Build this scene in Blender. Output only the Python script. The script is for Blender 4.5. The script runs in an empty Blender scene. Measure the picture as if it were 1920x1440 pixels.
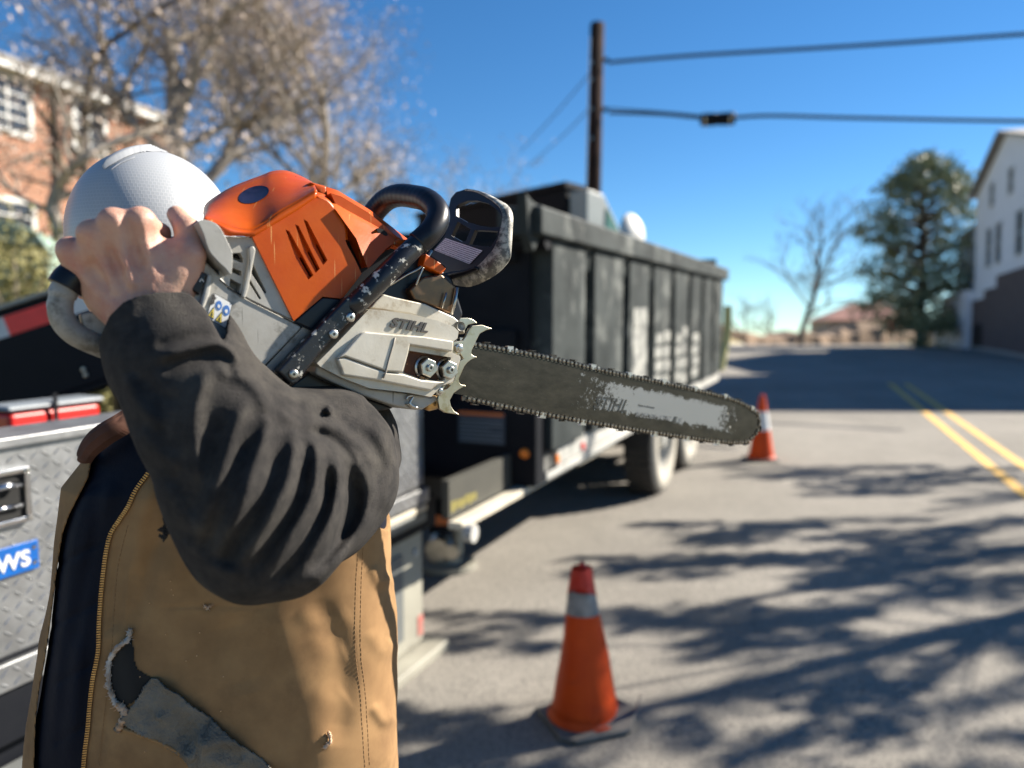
import bpy, bmesh, math, random
import numpy as np
import openvdb
from mathutils import Vector, Matrix
from mathutils.bvhtree import BVHTree
rnd = random.Random(7); nrs = np.random.RandomState(5)
SC = bpy.context.scene; COL = SC.collection
# ---------------------------------------------------------------- camera, sky, sun, exposure
SL = 0.041                      # the road climbs ahead of the camera
PITCH = math.radians(3.1); FPX = 1450.0
CAM = Vector((0, 0, 1.70))
cd = bpy.data.cameras.new('camera'); cam = bpy.data.objects.new('camera', cd); COL.objects.link(cam)
cam.location = CAM; cam.rotation_euler = (math.pi/2 - PITCH, 0, 0)
cd.sensor_width = 36; cd.lens = 36*FPX/1920; cd.clip_start = 0.05; cd.clip_end = 5000
cd.dof.use_dof = True; cd.dof.focus_distance = 0.98; cd.dof.aperture_fstop = 2.5
SC.camera = cam
SUN_AZ = math.radians(66); SUN_EL = math.radians(33)       # azimuth clockwise from +Y
w = bpy.data.worlds.new('World'); SC.world = w; w.use_nodes = True
wn = w.node_tree; bg = wn.nodes['Background']; sky = wn.nodes.new('ShaderNodeTexSky')
sky.sky_type = 'NISHITA'; sky.sun_disc = False; sky.sun_elevation = SUN_EL; sky.sun_rotation = SUN_AZ
sky.air_density = 1.0; sky.dust_density = 0.0; sky.ozone_density = 2.0; sky.altitude = 1800
hs = wn.nodes.new('ShaderNodeHueSaturation'); hs.inputs['Saturation'].default_value = 1.25; wn.links.new(sky.outputs[0], hs.inputs['Color']); tm = wn.nodes.new('ShaderNodeMix'); tm.data_type = 'RGBA'; tm.blend_type = 'MULTIPLY'; tm.inputs[0].default_value = 1; tm.inputs[7].default_value = (.80,.97,1.03,1); wn.links.new(hs.outputs[0], tm.inputs[6]); wn.links.new(tm.outputs[2], bg.inputs[0]); bg.inputs[1].default_value = 0.050
sd = bpy.data.lights.new('sun', 'SUN'); sd.energy = 5.0; sd.use_shadow = True; sd.angle = math.radians(0.53); sd.color = (1.0, 0.92, 0.80)
sun = bpy.data.objects.new('sun', sd); COL.objects.link(sun)
SD = Vector((math.sin(SUN_AZ)*math.cos(SUN_EL), math.cos(SUN_AZ)*math.cos(SUN_EL), math.sin(SUN_EL)))
sun.rotation_euler = SD.to_track_quat('Z', 'Y').to_euler(); sun.location = (10, 3, 12)
SC.view_settings.view_transform = 'Standard'; SC.view_settings.look = 'None'
SC.view_settings.exposure = 1.58; SC.view_settings.gamma = 1; SC.view_settings.use_curve_mapping = False
SC.cycles.use_denoising = True; SC.cycles.max_bounces = 8
# ---------------------------------------------------------------- geometry of the view used to measure the place
FW = Vector((0, math.cos(PITCH), -math.sin(PITCH))); UP = Vector((0, math.sin(PITCH), math.cos(PITCH)))
def ray(px, py): return FW + Vector((1, 0, 0))*((px-960)/FPX) + UP*((720-py)/FPX)
def P(px, py, d): return CAM + ray(px, py)*d
def gz(x, y):
    if y < 28: return SL*y
    t = min(1.0, (y-28)/16); z = SL*28 + SL*16*(t - t*t/2)
    return z - max(0, y-60)*0.002
RH = math.radians(20.4); RD = Vector((math.sin(RH), math.cos(RH), 0)); RN = Vector((math.cos(RH), -math.sin(RH), 0))
def road(u, v): p = RD*u + RN*v; return p.x, p.y        # u along, v to the right
def bank(x, y):
    v = x*RN.x + y*RN.y; z = gz(x, y)
    if v < -4.6: z += 0.14 + min(1.25, (-4.6-v)*0.33) + 0.12*math.sin(x*1.3+y*.7)*min(1, (-4.6-v)/2)
    elif v > 7.4: z += 0.12 + min(.6, (v-7.4)*0.08)
    return z
def G(px, py, sl=SL):
    r = ray(px, py); t = -CAM.z/(r.z - sl*r.y); return CAM + r*t
# ---------------------------------------------------------------- object helpers
def link(o, parent=None):
    COL.objects.link(o)
    if parent is not None: o.parent = parent
    return o
ORG = {}
def root(name, loc, label, cat, group=None):
    o = bpy.data.objects.new(name, None); COL.objects.link(o); o.location = loc; o.empty_display_size = .1
    o['label'] = label; o['category'] = cat
    if group: o['group'] = group
    ORG[o.name] = Vector(loc); return o
def tag(o, label=None, cat=None, group=None, kind=None):
    for k, v_ in (('label', label), ('category', cat), ('group', group), ('kind', kind)):
        if v_: o[k] = v_
    return o
def org(parent):
    while parent is not None:
        if parent.name in ORG: return ORG[parent.name]
        parent = parent.parent
    return Vector((0, 0, 0))
def mesh(name, V, F, mat, parent=None, smooth=False, bevel=0, seg=2, uv=None, mats=None):
    me = bpy.data.meshes.new(name); o0 = org(parent)
    if isinstance(V, np.ndarray):
        me.from_pydata([], [], []) if False else None
        V = V - np.array(o0)
        F = np.asarray(F); n = F.shape[1]
        me.vertices.add(len(V)); me.vertices.foreach_set('co', V.astype(np.float32).ravel())
        me.loops.add(F.size); me.loops.foreach_set('vertex_index', F.astype(np.int32).ravel())
        me.polygons.add(len(F)); me.polygons.foreach_set('loop_start', np.arange(0, F.size, n, dtype=np.int32))
        me.update(calc_edges=True); me.validate()
    else:
        me.from_pydata([tuple(Vector(v)-o0) for v in V], [], F)
    if uv is not None:
        l = me.uv_layers.new(name='plane')
        for lp in me.loops: l.data[lp.index].uv = uv[lp.vertex_index]
    if mats:
        for m_ in mats: me.materials.append(m_)
    elif mat: me.materials.append(mat)
    if smooth: me.polygons.foreach_set('use_smooth', [True]*len(me.polygons))
    me.update()
    o = bpy.data.objects.new(name, me); link(o, parent)
    if bevel:
        b = o.modifiers.new('bevel', 'BEVEL'); b.width = bevel; b.segments = seg; b.limit_method = 'ANGLE'; b.angle_limit = math.radians(28)
        b.harden_normals = False
        me.polygons.foreach_set('use_smooth', [True]*len(me.polygons))
        wn_ = o.modifiers.new('wn', 'WEIGHTED_NORMAL'); wn_.keep_sharp = True; wn_.weight = 90
    return o
def fixn(o):
    bm = bmesh.new(); bm.from_mesh(o.data); bmesh.ops.recalc_face_normals(bm, faces=bm.faces); bm.to_mesh(o.data); bm.free(); return o
class MB:
    """collects shapes, then builds ONE mesh object"""
    def __init__(s): s.V = []; s.F = []
    def add(s, V, F): n = len(s.V); s.V += [Vector(v) for v in V]; s.F += [tuple(i+n for i in f) for f in F]; return s
    def hexa(s, c):   # 8 corners: bottom 0-3, top 4-7
        return s.add(c, [(3,2,1,0),(4,5,6,7),(0,1,5,4),(1,2,6,5),(2,3,7,6),(3,0,4,7)])
    def box(s, T, u0, u1, v0, v1, w0, w1):
        return s.hexa([T(u0,v0,w0),T(u1,v0,w0),T(u1,v1,w0),T(u0,v1,w0),T(u0,v0,w1),T(u1,v0,w1),T(u1,v1,w1),T(u0,v1,w1)])
    def bar(s, a, b, wd, ht, up=Vector((0,0,1))):
        a = Vector(a); b = Vector(b); d = (b-a).normalized(); x = d.cross(up)
        if x.length < 1e-4: x = d.cross(Vector((0,1,0)))
        x.normalize(); y = x.cross(d); x *= wd/2; y *= ht/2
        return s.hexa([a-x-y, a+x-y, b+x-y, b-x-y, a-x+y, a+x+y, b+x+y, b-x+y])
    def tube(s, pts, rad, n=10, caps=True, flat=1.0, upv=None):
        pts = [Vector(p) for p in pts]; k = len(pts)
        if not hasattr(rad, '__len__'): rad = [rad]*k
        prev = None; n0 = len(s.V); V = []
        for i in range(k):
            t = (pts[min(i+1,k-1)]-pts[max(i-1,0)]).normalized()
            if prev is None:
                u_ = upv or Vector((0,0,1)); x = t.cross(u_)
                if x.length < 1e-3: x = t.cross(Vector((0,1,0)))
                x.normalize()
            else:
                x = prev - t*prev.dot(t); x.normalize()
            prev = x; y = t.cross(x)
            for j in range(n):
                a = 2*math.pi*j/n; V.append(pts[i] + x*math.cos(a)*rad[i] + y*math.sin(a)*rad[i]*flat)
        F = [(i*n+j, i*n+(j+1)%n, (i+1)*n+(j+1)%n, (i+1)*n+j) for i in range(k-1) for j in range(n)]
        if caps: F += [tuple(range(n-1,-1,-1)), tuple((k-1)*n+j for j in range(n))]
        return s.add(V, F)
    def cyl(s, a, b, r, n=16, r2=None): return s.tube([a, b], [r, r if r2 is None else r2], n)
    def lathe(s, c, ax, prof, n=24):   # prof: (radius, distance along ax)
        ax = Vector(ax).normalized(); x = ax.orthogonal().normalized(); y = ax.cross(x); c = Vector(c); V = []
        for r, h in prof:
            for j in range(n):
                a = 2*math.pi*j/n; V.append(c + ax*h + (x*math.cos(a)+y*math.sin(a))*max(r,1e-5))
        k = len(prof)
        F = [(i*n+j, i*n+(j+1)%n, (i+1)*n+(j+1)%n, (i+1)*n+j) for i in range(k-1) for j in range(n)]
        return s.add(V, F)
    def build(s, name, mat, parent=None, smooth=False, bevel=0, seg=2):
        o = mesh(name, s.V, s.F, mat, parent, smooth, bevel, seg); return fixn(o)
def smoothpts(pts, m=6):
    pts = [Vector(p) for p in pts]; out = []
    for i in range(len(pts)-1):
        p0 = pts[max(i-1,0)]; p1 = pts[i]; p2 = pts[i+1]; p3 = pts[min(i+2,len(pts)-1)]
        for k in range(m):
            t = k/m
            out.append(.5*((2*p1)+(p2-p0)*t+(2*p0-5*p1+4*p2-p3)*t*t+(3*p1-p0-3*p2+p3)*t**3))
    return out+[pts[-1]]
def sm2(pts, m=4): return [(p.x, p.y) for p in smoothpts([Vector((a,b,0)) for a,b in pts], m)]
# ---------------------------------------------------------------- materials
def mat(name, c1, c2=None, rough=.6, metal=0, scale=6, detail=6, lo=.35, hi=.65, bump=0, bscale=60, c3=None, s3=20, lo3=.6, hi3=.68,
        coat=0, sheen=0, sss=0, spec=.5, rvar=0, bdist=.002, bstretch=None, scr=None):
    m = bpy.data.materials.new(name); m.use_nodes = True; nt = m.node_tree; N = nt.nodes; L = nt.links; b = N['Principled BSDF']
    tc = N.new('ShaderNodeTexCoord'); b.inputs['Roughness'].default_value = rough; b.inputs['Metallic'].default_value = metal
    b.inputs['Specular IOR Level'].default_value = spec
    def noise(sc, dt=5, rg=.6):
        n = N.new('ShaderNodeTexNoise'); n.inputs['Scale'].default_value = sc; n.inputs['Detail'].default_value = dt
        n.inputs['Roughness'].default_value = rg; L.new(tc.outputs['Object'], n.inputs['Vector']); return n
    def ramp(src, lo, hi):
        r = N.new('ShaderNodeMapRange'); r.inputs[1].default_value = lo; r.inputs[2].default_value = hi; L.new(src, r.inputs[0]); r.clamp = True; return r
    b.inputs['Base Color'].default_value = (*c1, 1)
    cur = None
    if c2:
        r = ramp(noise(scale, detail).outputs['Fac'], lo, hi); mx = N.new('ShaderNodeMix'); mx.data_type = 'RGBA'
        mx.inputs[6].default_value = (*c1, 1); mx.inputs[7].default_value = (*c2, 1); L.new(r.outputs[0], mx.inputs[0]); cur = mx.outputs[2]
    if c3:
        r = ramp(noise(s3, 8, .7).outputs['Fac'], lo3, hi3); mx = N.new('ShaderNodeMix'); mx.data_type = 'RGBA'
        if cur: L.new(cur, mx.inputs[6])
        else: mx.inputs[6].default_value = (*c1, 1)
        mx.inputs[7].default_value = (*c3, 1); L.new(r.outputs[0], mx.inputs[0]); cur = mx.outputs[2]
    if scr:
        for ang in ((.3,.5,.9),(1.4,-.3,.2),(.1,1.1,-.6)):
            mp = N.new('ShaderNodeMapping'); mp.inputs['Rotation'].default_value = ang; mp.inputs['Scale'].default_value = (420, 30, 14); L.new(tc.outputs['Object'], mp.inputs[0])
            n = noise(1, 1, .4); L.new(mp.outputs[0], n.inputs['Vector']); r = ramp(n.outputs['Fac'], .745, .79); mx = N.new('ShaderNodeMix'); mx.data_type = 'RGBA'
            if cur: L.new(cur, mx.inputs[6])
            else: mx.inputs[6].default_value = (*c1, 1)
            mx.inputs[7].default_value = (*scr, 1); L.new(r.outputs[0], mx.inputs[0]); cur = mx.outputs[2]
    if cur: L.new(cur, b.inputs['Base Color'])
    if rvar:
        r = ramp(noise(scale*2.3, 6).outputs['Fac'], .3, .7); r.inputs[3].default_value = max(0, rough-rvar); r.inputs[4].default_value = min(1, rough+rvar)
        L.new(r.outputs[0], b.inputs['Roughness'])
    if bump:
        n = noise(bscale, 6, .65); bp = N.new('ShaderNodeBump'); bp.inputs['Strength'].default_value = bump; bp.inputs['Distance'].default_value = bdist
        L.new(n.outputs['Fac'], bp.inputs['Height']); L.new(bp.outputs[0], b.inputs['Normal'])
        if bstretch:
            mp = N.new('ShaderNodeMapping'); mp.inputs['Scale'].default_value = bstretch; L.new(tc.outputs['Object'], mp.inputs[0]); L.new(mp.outputs[0], n.inputs['Vector'])
    if coat: b.inputs['Coat Weight'].default_value = coat; b.inputs['Coat Roughness'].default_value = .12
    if sheen: b.inputs['Sheen Weight'].default_value = sheen; b.inputs['Sheen Roughness'].default_value = .6
    if sss:
        b.inputs['Subsurface Weight'].default_value = sss; b.inputs['Subsurface Radius'].default_value = (.012, .005, .003); b.inputs['Subsurface Scale'].default_value = 1
    return m
M = {}
M['asphalt'] = mat('asphalt', (.21,.196,.172), (.29,.270,.238), .95, scale=.7, bump=.8, bscale=90, c3=(.10,.095,.088), s3=75, lo3=.50, hi3=.60, bdist=.008, spec=.2)
M['grass'] = mat('dry_grass', (.16,.14,.045), (.30,.235,.10), .95, scale=1.3, bump=.7, bscale=12, bdist=.05)
M['kerb'] = mat('kerb_concrete', (.36,.34,.30), (.28,.26,.23), .9, scale=3)
M['yellow'] = mat('yellow_line_paint', (.72,.42,.07), (.55,.34,.09), .8, scale=5, c3=(.2,.17,.12), s3=14, lo3=.6, hi3=.75)
M['orange_plastic'] = mat('orange_plastic', (.46,.078,.001), (.38,.048,.001), .36, scale=12, c3=(.52,.20,.04), s3=50, lo3=.70, hi3=.85, bump=.15, bscale=240, rvar=.1, bdist=.0008, spec=.28, scr=(.62,.30,.10))
M['saw_white'] = mat('saw_light_plastic', (.38,.37,.34), (.29,.28,.25), .5, scale=16, c3=(.12,.11,.09), s3=26, lo3=.56, hi3=.70, scr=(.09,.085,.075), bump=.2, bscale=260, bdist=.0006)
M['saw_cream'] = mat('saw_cover_cream', (.52,.49,.42), (.43,.39,.31), .42, scale=16, c3=(.25,.19,.12), s3=28, lo3=.56, hi3=.72, bump=.25, bscale=220, bdist=.0006, metal=.15)
M['black_plastic'] = mat('black_plastic', (.010,.011,.014), (.022,.023,.026), .38, scale=20, bump=.25, bscale=200, c3=(.28,.27,.24), s3=48, lo3=.685, hi3=.72, bdist=.001)
M['black_scuffed'] = mat('black_scuffed', (.006,.007,.010), (.011,.012,.015), .33, scale=20, bump=.35, bscale=180, c3=(.55,.53,.47), s3=75, lo3=.57, hi3=.60, bdist=.001)
M['black_clean'] = mat('black_rubber', (.006,.007,.010), (.011,.011,.014), .34, spec=.35, scale=18, bump=.15, bscale=150, bdist=.0008)
M['guard_rim'] = mat('guard_rim_worn', (.05,.049,.045), (.14,.135,.118), .45, scale=25, c3=(.40,.38,.32), s3=90, lo3=.46, hi3=.58, bump=.3, bscale=200, bdist=.001)
M['void'] = mat('hollow_shade', (.006,.006,.006), rough=.9)  # near-black fill standing in for the shade inside openings and recesses
M['bar'] = None
M['steel'] = mat('steel', (.52,.50,.46), (.40,.38,.34), .32, 1, scale=30, bump=.15, bscale=200, c3=(.25,.18,.11), s3=40, lo3=.6, hi3=.75, bdist=.0005)
M['spike'] = mat('spike_steel', (.50,.46,.36), (.38,.34,.25), .34, 1, scale=22, c3=(.30,.25,.14), s3=35, lo3=.55, hi3=.7, bump=.2, bscale=160, bdist=.0006)
M['chain'] = mat('oily_chain_steel', (.10,.088,.075), (.05,.043,.037), .38, .85, scale=120, bump=.3, bscale=300, bdist=.0005)
M['cutter'] = mat('chrome_cutter', (.50,.48,.45), rough=.35, metal=.9)
M['bronze'] = mat('heat_stained_muffler', (.22,.12,.06), (.10,.07,.05), .35, .8, scale=30)
M['rust'] = mat('sawdust_stained_recess', (.10,.035,.014), (.05,.02,.01), .8, scale=60, c3=(.45,.25,.12), s3=80, lo3=.62, hi3=.68)
M['sawdust'] = mat('sawdust', (.62,.40,.22), (.45,.26,.13), .9, scale=200)
M['skin'] = mat('skin', (.50,.30,.215), (.44,.235,.17), .5, scale=30, bump=.6, bscale=300, sss=.12, c3=(.42,.18,.135), s3=34, lo3=.5, hi3=.72, bdist=.0012)
M['nail'] = mat('nail', (.66,.45,.38), rough=.3)
M['hair'] = mat('brown_hair', (.05,.03,.02), rough=.6)
M['fleece'] = mat('charcoal_fleece', (.020,.019,.019), (.036,.033,.031), 1.0, scale=60, bump=1.0, bscale=480, c3=(.066,.06,.052), s3=12, lo3=.5, hi3=.78, bdist=.0014, spec=.2)
M['canvas'] = mat('brown_duck_canvas', (.285,.170,.078), (.205,.118,.054), 1.0, scale=14, bump=.22, bscale=900, c3=(.125,.068,.034), s3=6, lo3=.52, hi3=.80, bdist=.0012, spec=.25)
M['navy'] = mat('navy_quilted_lining', (.004,.006,.013), (.006,.008,.016), .7, scale=9, bump=.3, bscale=90, bdist=.003, spec=.12)
M['grey_lining'] = mat('grey_nylon_lining', (.085,.076,.060), (.15,.135,.11), .38, scale=16, bump=1.0, bscale=45, bdist=.010)
M['rib'] = mat('brown_rib_knit', (.11,.045,.028), (.08,.035,.022), .9, scale=50, bump=.5, bscale=300)
M['brass'] = mat('brass_zip', (.55,.36,.15), (.35,.22,.09), .4, 1, scale=100)
M['fray'] = mat('frayed_threads', (.50,.46,.42), (.30,.22,.16), .95, scale=90, bump=1, bscale=300)
M['thread'] = mat('stitch_thread', (.22,.12,.05), rough=.9)
M['denim'] = mat('dark_work_trousers', (.035,.032,.03), (.05,.045,.04), .9, scale=8)
M['leather'] = mat('boot_leather', (.10,.055,.03), (.06,.035,.02), .6, scale=10)
M['truck_black'] = mat('weathered_black_paint', (.010,.014,.015), (.042,.050,.050), .62, spec=.15, scale=2.2, c3=(.18,.19,.18), s3=4.0, lo3=.52, hi3=.72, bump=.2, bscale=20)
M['truck_dark'] = mat('black_frame_paint', (.005,.006,.009), (.009,.010,.013), .6, spec=.12, scale=4, c3=(.03,.03,.028), s3=6, lo3=.62, hi3=.8)
M['boom'] = mat('black_boom_paint', (.004,.005,.008), (.006,.007,.011), .5, spec=.15, scale=4, c3=(.08,.085,.09), s3=9, lo3=.68, hi3=.75)
M['dirty_white'] = mat('dirty_white_paint', (.44,.43,.40), (.30,.30,.28), .6, scale=4, c3=(.16,.17,.16), s3=5, lo3=.56, hi3=.66)
M['beam_cream'] = mat('cream_beam_paint', (.62,.57,.46), (.45,.41,.33), .6, scale=5)
M['olive'] = mat('shaded_drab', (.05,.048,.037), (.035,.034,.027), .7, scale=5)  # the gusset panel's shade is darkened into this colour
M['putty'] = mat('putty_grey_paint', (.30,.29,.24), (.24,.23,.19), .6, scale=4, c3=(.14,.13,.11), s3=6, lo3=.6, hi3=.75)
M['alu'] = mat('aluminium_sheet', (.30,.305,.31), (.21,.215,.22), .42, .7, scale=9, bump=.15, bscale=60, bstretch=(1,1,8), rvar=.12, c3=(.40,.40,.39), s3=12, lo3=.58, hi3=.7, bdist=.0008)
M['alu_rib'] = mat('aluminium_tread', (.42,.43,.44), (.34,.35,.36), .30, .8, scale=30)
M['chrome'] = mat('chrome', (.55,.56,.58), (.45,.46,.48), .12, 1, scale=20)
M['rubber'] = mat('tyre_rubber', (.03,.028,.026), (.055,.05,.045), .85, scale=6, bump=.4, bscale=30)
M['tyre_dusty'] = mat('dusty_tyre_wall', (.42,.39,.33), (.30,.28,.24), .85, scale=5, bump=.3, bscale=30)
M['blue_sign'] = mat('blue_sign', (.002,.085,.33), (.003,.07,.28), .35, scale=30)
M['white'] = mat('white_paint', (.60,.60,.58), (.52,.52,.50), .5, scale=5)
M['helmet'] = None
M['red'] = mat('red_plastic', (.55,.02,.015), (.45,.015,.012), .4, scale=8)
M['tape_red'] = mat('red_reflective_tape', (.85,.012,.015), (.75,.01,.012), .3, scale=20)
M['amber'] = mat('amber_lens', (.75,.20,.02), rough=.3)
M['red_lens'] = mat('red_lens', (.6,.03,.03), rough=.3)
M['cone'] = mat('cone_orange', (.60,.065,.003), (.48,.042,.003), .55, spec=.25, scale=7, c3=(.32,.05,.02), s3=9, lo3=.58, hi3=.78, bump=.15, bscale=30)
M['cone_tip'] = mat('cone_red_tip', (.50,.02,.006), (.40,.015,.006), .5, scale=12)
M['reflect'] = mat('scuffed_reflective_collar', (.34,.33,.31), (.14,.14,.14), .5, scale=14, c3=(.16,.15,.15), s3=22, lo3=.55, hi3=.66)
M['cone_base'] = mat('cone_base_rubber', (.11,.105,.095), (.17,.16,.145), .85, scale=10, c3=(.22,.20,.17), s3=14, lo3=.6, hi3=.7)
M['bark'] = mat('grey_bark', (.33,.29,.245), (.21,.185,.155), .9, scale=4, bump=.6, bscale=20, bdist=.02)
M['dark_bark'] = mat('dark_bark', (.07,.055,.045), (.11,.09,.07), .9, scale=4, bump=.5, bscale=20, bdist=.02)
M['tan_leaf'] = mat('dead_tan_leaves', (.56,.46,.38), (.40,.32,.26), .8, scale=2)
M['magnolia'] = mat('glossy_evergreen_leaves', (.14,.18,.09), (.24,.25,.14), .6, scale=1.5, spec=.35)
M['bush'] = mat('yellow_green_bush', (.16,.16,.045), (.26,.22,.08), .7, scale=3)
M['pole_wood'] = mat('creosoted_pole_wood', (.022,.015,.013), (.045,.027,.022), .95, spec=.1, scale=3, bump=.5, bscale=16)
M['cable'] = mat('black_cable', (.02,.02,.022), rough=.7)
M['siding'] = mat('white_siding', (.84,.84,.86), (.76,.76,.78), .7, scale=2)
M['brown_wall'] = mat('dark_brown_fence', (.09,.06,.055), (.12,.085,.075), .85, scale=3)
M['glass'] = mat('window_glass', (.03,.035,.045), (.05,.06,.07), .08, scale=1)
M['green_glass'] = mat('greenish_cab_glass', (.10,.20,.16), rough=.08)
M['roof'] = mat('grey_roof', (.28,.27,.26), (.20,.19,.18), .9, scale=2)
M['red_roof'] = mat('red_brown_roof', (.30,.14,.11), (.24,.11,.09), .9, scale=1)
M['tan_wall'] = mat('tan_brick_far', (.40,.31,.25), (.34,.26,.21), .9, scale=1)
M['scrub'] = mat('brown_scrub', (.24,.155,.09), (.17,.11,.065), .95, scale=.4)
M['cabinet_green'] = mat('pale_green_enamel', (.24,.33,.28), (.19,.27,.23), .6, scale=3)
M['cabinet_seam'] = mat('dark_seam', (.05,.08,.07), rough=.8)
M['cooler_lid'] = mat('cooler_lid', (.20,.23,.25), (.16,.18,.20), .5, scale=6)
M['label_blue'] = mat('pictogram_blue', (.05,.16,.45), rough=.5)
M['label_yellow'] = mat('pictogram_yellow', (.72,.55,.08), rough=.5)
M['sticker'] = mat('sticker_white', (.70,.70,.68), rough=.5)
M['logo_blue'] = mat('logo_midnight', (.008,.010,.03), (.02,.02,.05), .35, scale=90)
M['lettering'] = mat('lettering_dark', (.05,.045,.04), rough=.5)
def brickmat():
    m = mat('red_brick', (.5,.2,.1), rough=.9); nt = m.node_tree; N = nt.nodes; L = nt.links; b = N['Principled BSDF']
    uvn = N.new('ShaderNodeUVMap'); uvn.uv_map = 'plane'; br = N.new('ShaderNodeTexBrick'); L.new(uvn.outputs[0], br.inputs[0])
    br.inputs['Scale'].default_value = 1; br.inputs['Brick Width'].default_value = .21; br.inputs['Row Height'].default_value = .075; br.inputs['Mortar Size'].default_value = .01
    br.inputs[1].default_value = (.31,.105,.042,1); br.inputs[2].default_value = (.22,.075,.034,1); br.inputs[3].default_value = (.40,.33,.26,1); L.new(br.outputs[0], b.inputs['Base Color'])
    bp = N.new('ShaderNodeBump'); bp.invert = True; bp.inputs['Distance'].default_value = .01; L.new(br.outputs['Fac'], bp.inputs['Height']); L.new(bp.outputs[0], b.inputs['Normal']); return m
M['brick'] = brickmat()
def helmetmat():
    m = mat('white_hard_hat_shell', (.76,.77,.78), rough=.38); nt = m.node_tree; N = nt.nodes; L = nt.links; b = N['Principled BSDF']
    uvn = N.new('ShaderNodeUVMap'); uvn.uv_map = 'plane'; v = N.new('ShaderNodeTexBrick'); L.new(uvn.outputs[0], v.inputs['Vector']); v.offset = .5
    v.inputs['Scale'].default_value = 1; v.inputs['Brick Width'].default_value = 1; v.inputs['Row Height'].default_value = .85; v.inputs['Mortar Size'].default_value = .16; v.inputs['Mortar Smooth'].default_value = .9
    bp = N.new('ShaderNodeBump'); bp.inputs['Strength'].default_value = .10; bp.inputs['Distance'].default_value = .0007; L.new(v.outputs['Fac'], bp.inputs['Height']); L.new(bp.outputs[0], b.inputs['Normal'])
    mx = N.new('ShaderNodeMix'); mx.data_type = 'RGBA'; mx.inputs[6].default_value = (.33,.345,.36,1); mx.inputs[7].default_value = (.375,.385,.40,1); L.new(v.outputs['Fac'], mx.inputs[0]); L.new(mx.outputs[2], b.inputs['Base Color'])
    return m
M['helmet'] = helmetmat()
def barmat():
    """oily dark guide bar with the remains of its silver print: mask in the bar's own plane"""
    m = mat('guide_bar_steel', (.05,.05,.045), rough=.36, metal=.5); nt = m.node_tree; N = nt.nodes; L = nt.links; b = N['Principled BSDF']
    uvn = N.new('ShaderNodeUVMap'); uvn.uv_map = 'plane'; sx = N.new('ShaderNodeSeparateXYZ'); L.new(uvn.outputs[0], sx.inputs[0])
    def mth(op, a, b_, c=None):
        n = N.new('ShaderNodeMath'); n.operation = op
        for i, q in enumerate((a, b_, c)):
            if q is None: continue
            if isinstance(q, (int, float)): n.inputs[i].default_value = q
            else: L.new(q, n.inputs[i])
        return n.outputs[0]
    def nz(sx_, sy_, dt=8, rg=.75):
        mp = N.new('ShaderNodeMapping'); mp.inputs['Scale'].default_value = (sx_, sy_, 1); L.new(uvn.outputs[0], mp.inputs[0])
        n = N.new('ShaderNodeTexNoise'); n.inputs['Scale'].default_value = 1; n.inputs['Detail'].default_value = dt; n.inputs['Roughness'].default_value = rg
        L.new(mp.outputs[0], n.inputs[0]); return n.outputs['Fac']
    U = sx.outputs[0]; V = sx.outputs[1]          # U 0..1 along the bar, V -1..1 across it
    # paint patch: full from U .55 to .92, ragged towards the engine, narrowing at the nose
    a = mth('MINIMUM', mth('MULTIPLY', mth('SUBTRACT', U, .28), 3.4), mth('MULTIPLY', mth('SUBTRACT', .91, U), 7.0)); N_ = a
    lo_ = mth('SUBTRACT', .80, mth('ABSOLUTE', mth('ADD', V, .03), 0))
    e = mth('MINIMUM', a, mth('MULTIPLY', lo_, 1.9))
    f = mth('ADD', e, mth('MULTIPLY', mth('SUBTRACT', nz(40, 2.0), .5), 2.2))
    f = mth('ADD', f, mth('MULTIPLY', mth('SUBTRACT', nz(230, 9), .5), 1.3))
    mr = N.new('ShaderNodeMapRange'); mr.inputs[1].default_value = .36; mr.inputs[2].default_value = .42; L.new(f, mr.inputs[0])
    ch = N.new('ShaderNodeMapRange'); ch.inputs[1].default_value = .35; ch.inputs[2].default_value = .7; L.new(nz(12, 1.5), ch.inputs[0])
    base = N.new('ShaderNodeMix'); base.data_type = 'RGBA'; base.inputs[6].default_value = (.020,.018,.012,1); base.inputs[7].default_value = (.055,.048,.034,1); L.new(ch.outputs[0], base.inputs[0])
    spk = N.new('ShaderNodeMapRange'); spk.inputs[1].default_value = .73; spk.inputs[2].default_value = .77; L.new(nz(190, 22, 3, .5), spk.inputs[0])
    b2 = N.new('ShaderNodeMix'); b2.data_type = 'RGBA'; L.new(base.outputs[2], b2.inputs[6]); b2.inputs[7].default_value = (.30,.29,.26,1); L.new(spk.outputs[0], b2.inputs[0])
    mx = N.new('ShaderNodeMix'); mx.data_type = 'RGBA'; L.new(b2.outputs[2], mx.inputs[6]); mx.inputs[7].default_value = (.21,.22,.215,1); L.new(mr.outputs[0], mx.inputs[0])
    L.new(mx.outputs[2], b.inputs['Base Color'])
    mt = mth('MULTIPLY', mth('SUBTRACT', 1.0, mr.outputs[0]), .6); L.new(mt, b.inputs['Metallic'])
    rg = mth('ADD', mth('MULTIPLY', nz(20, 3), .35), .22); L.new(rg, b.inputs['Roughness'])
    return m
M['bar'] = barmat()
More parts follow.
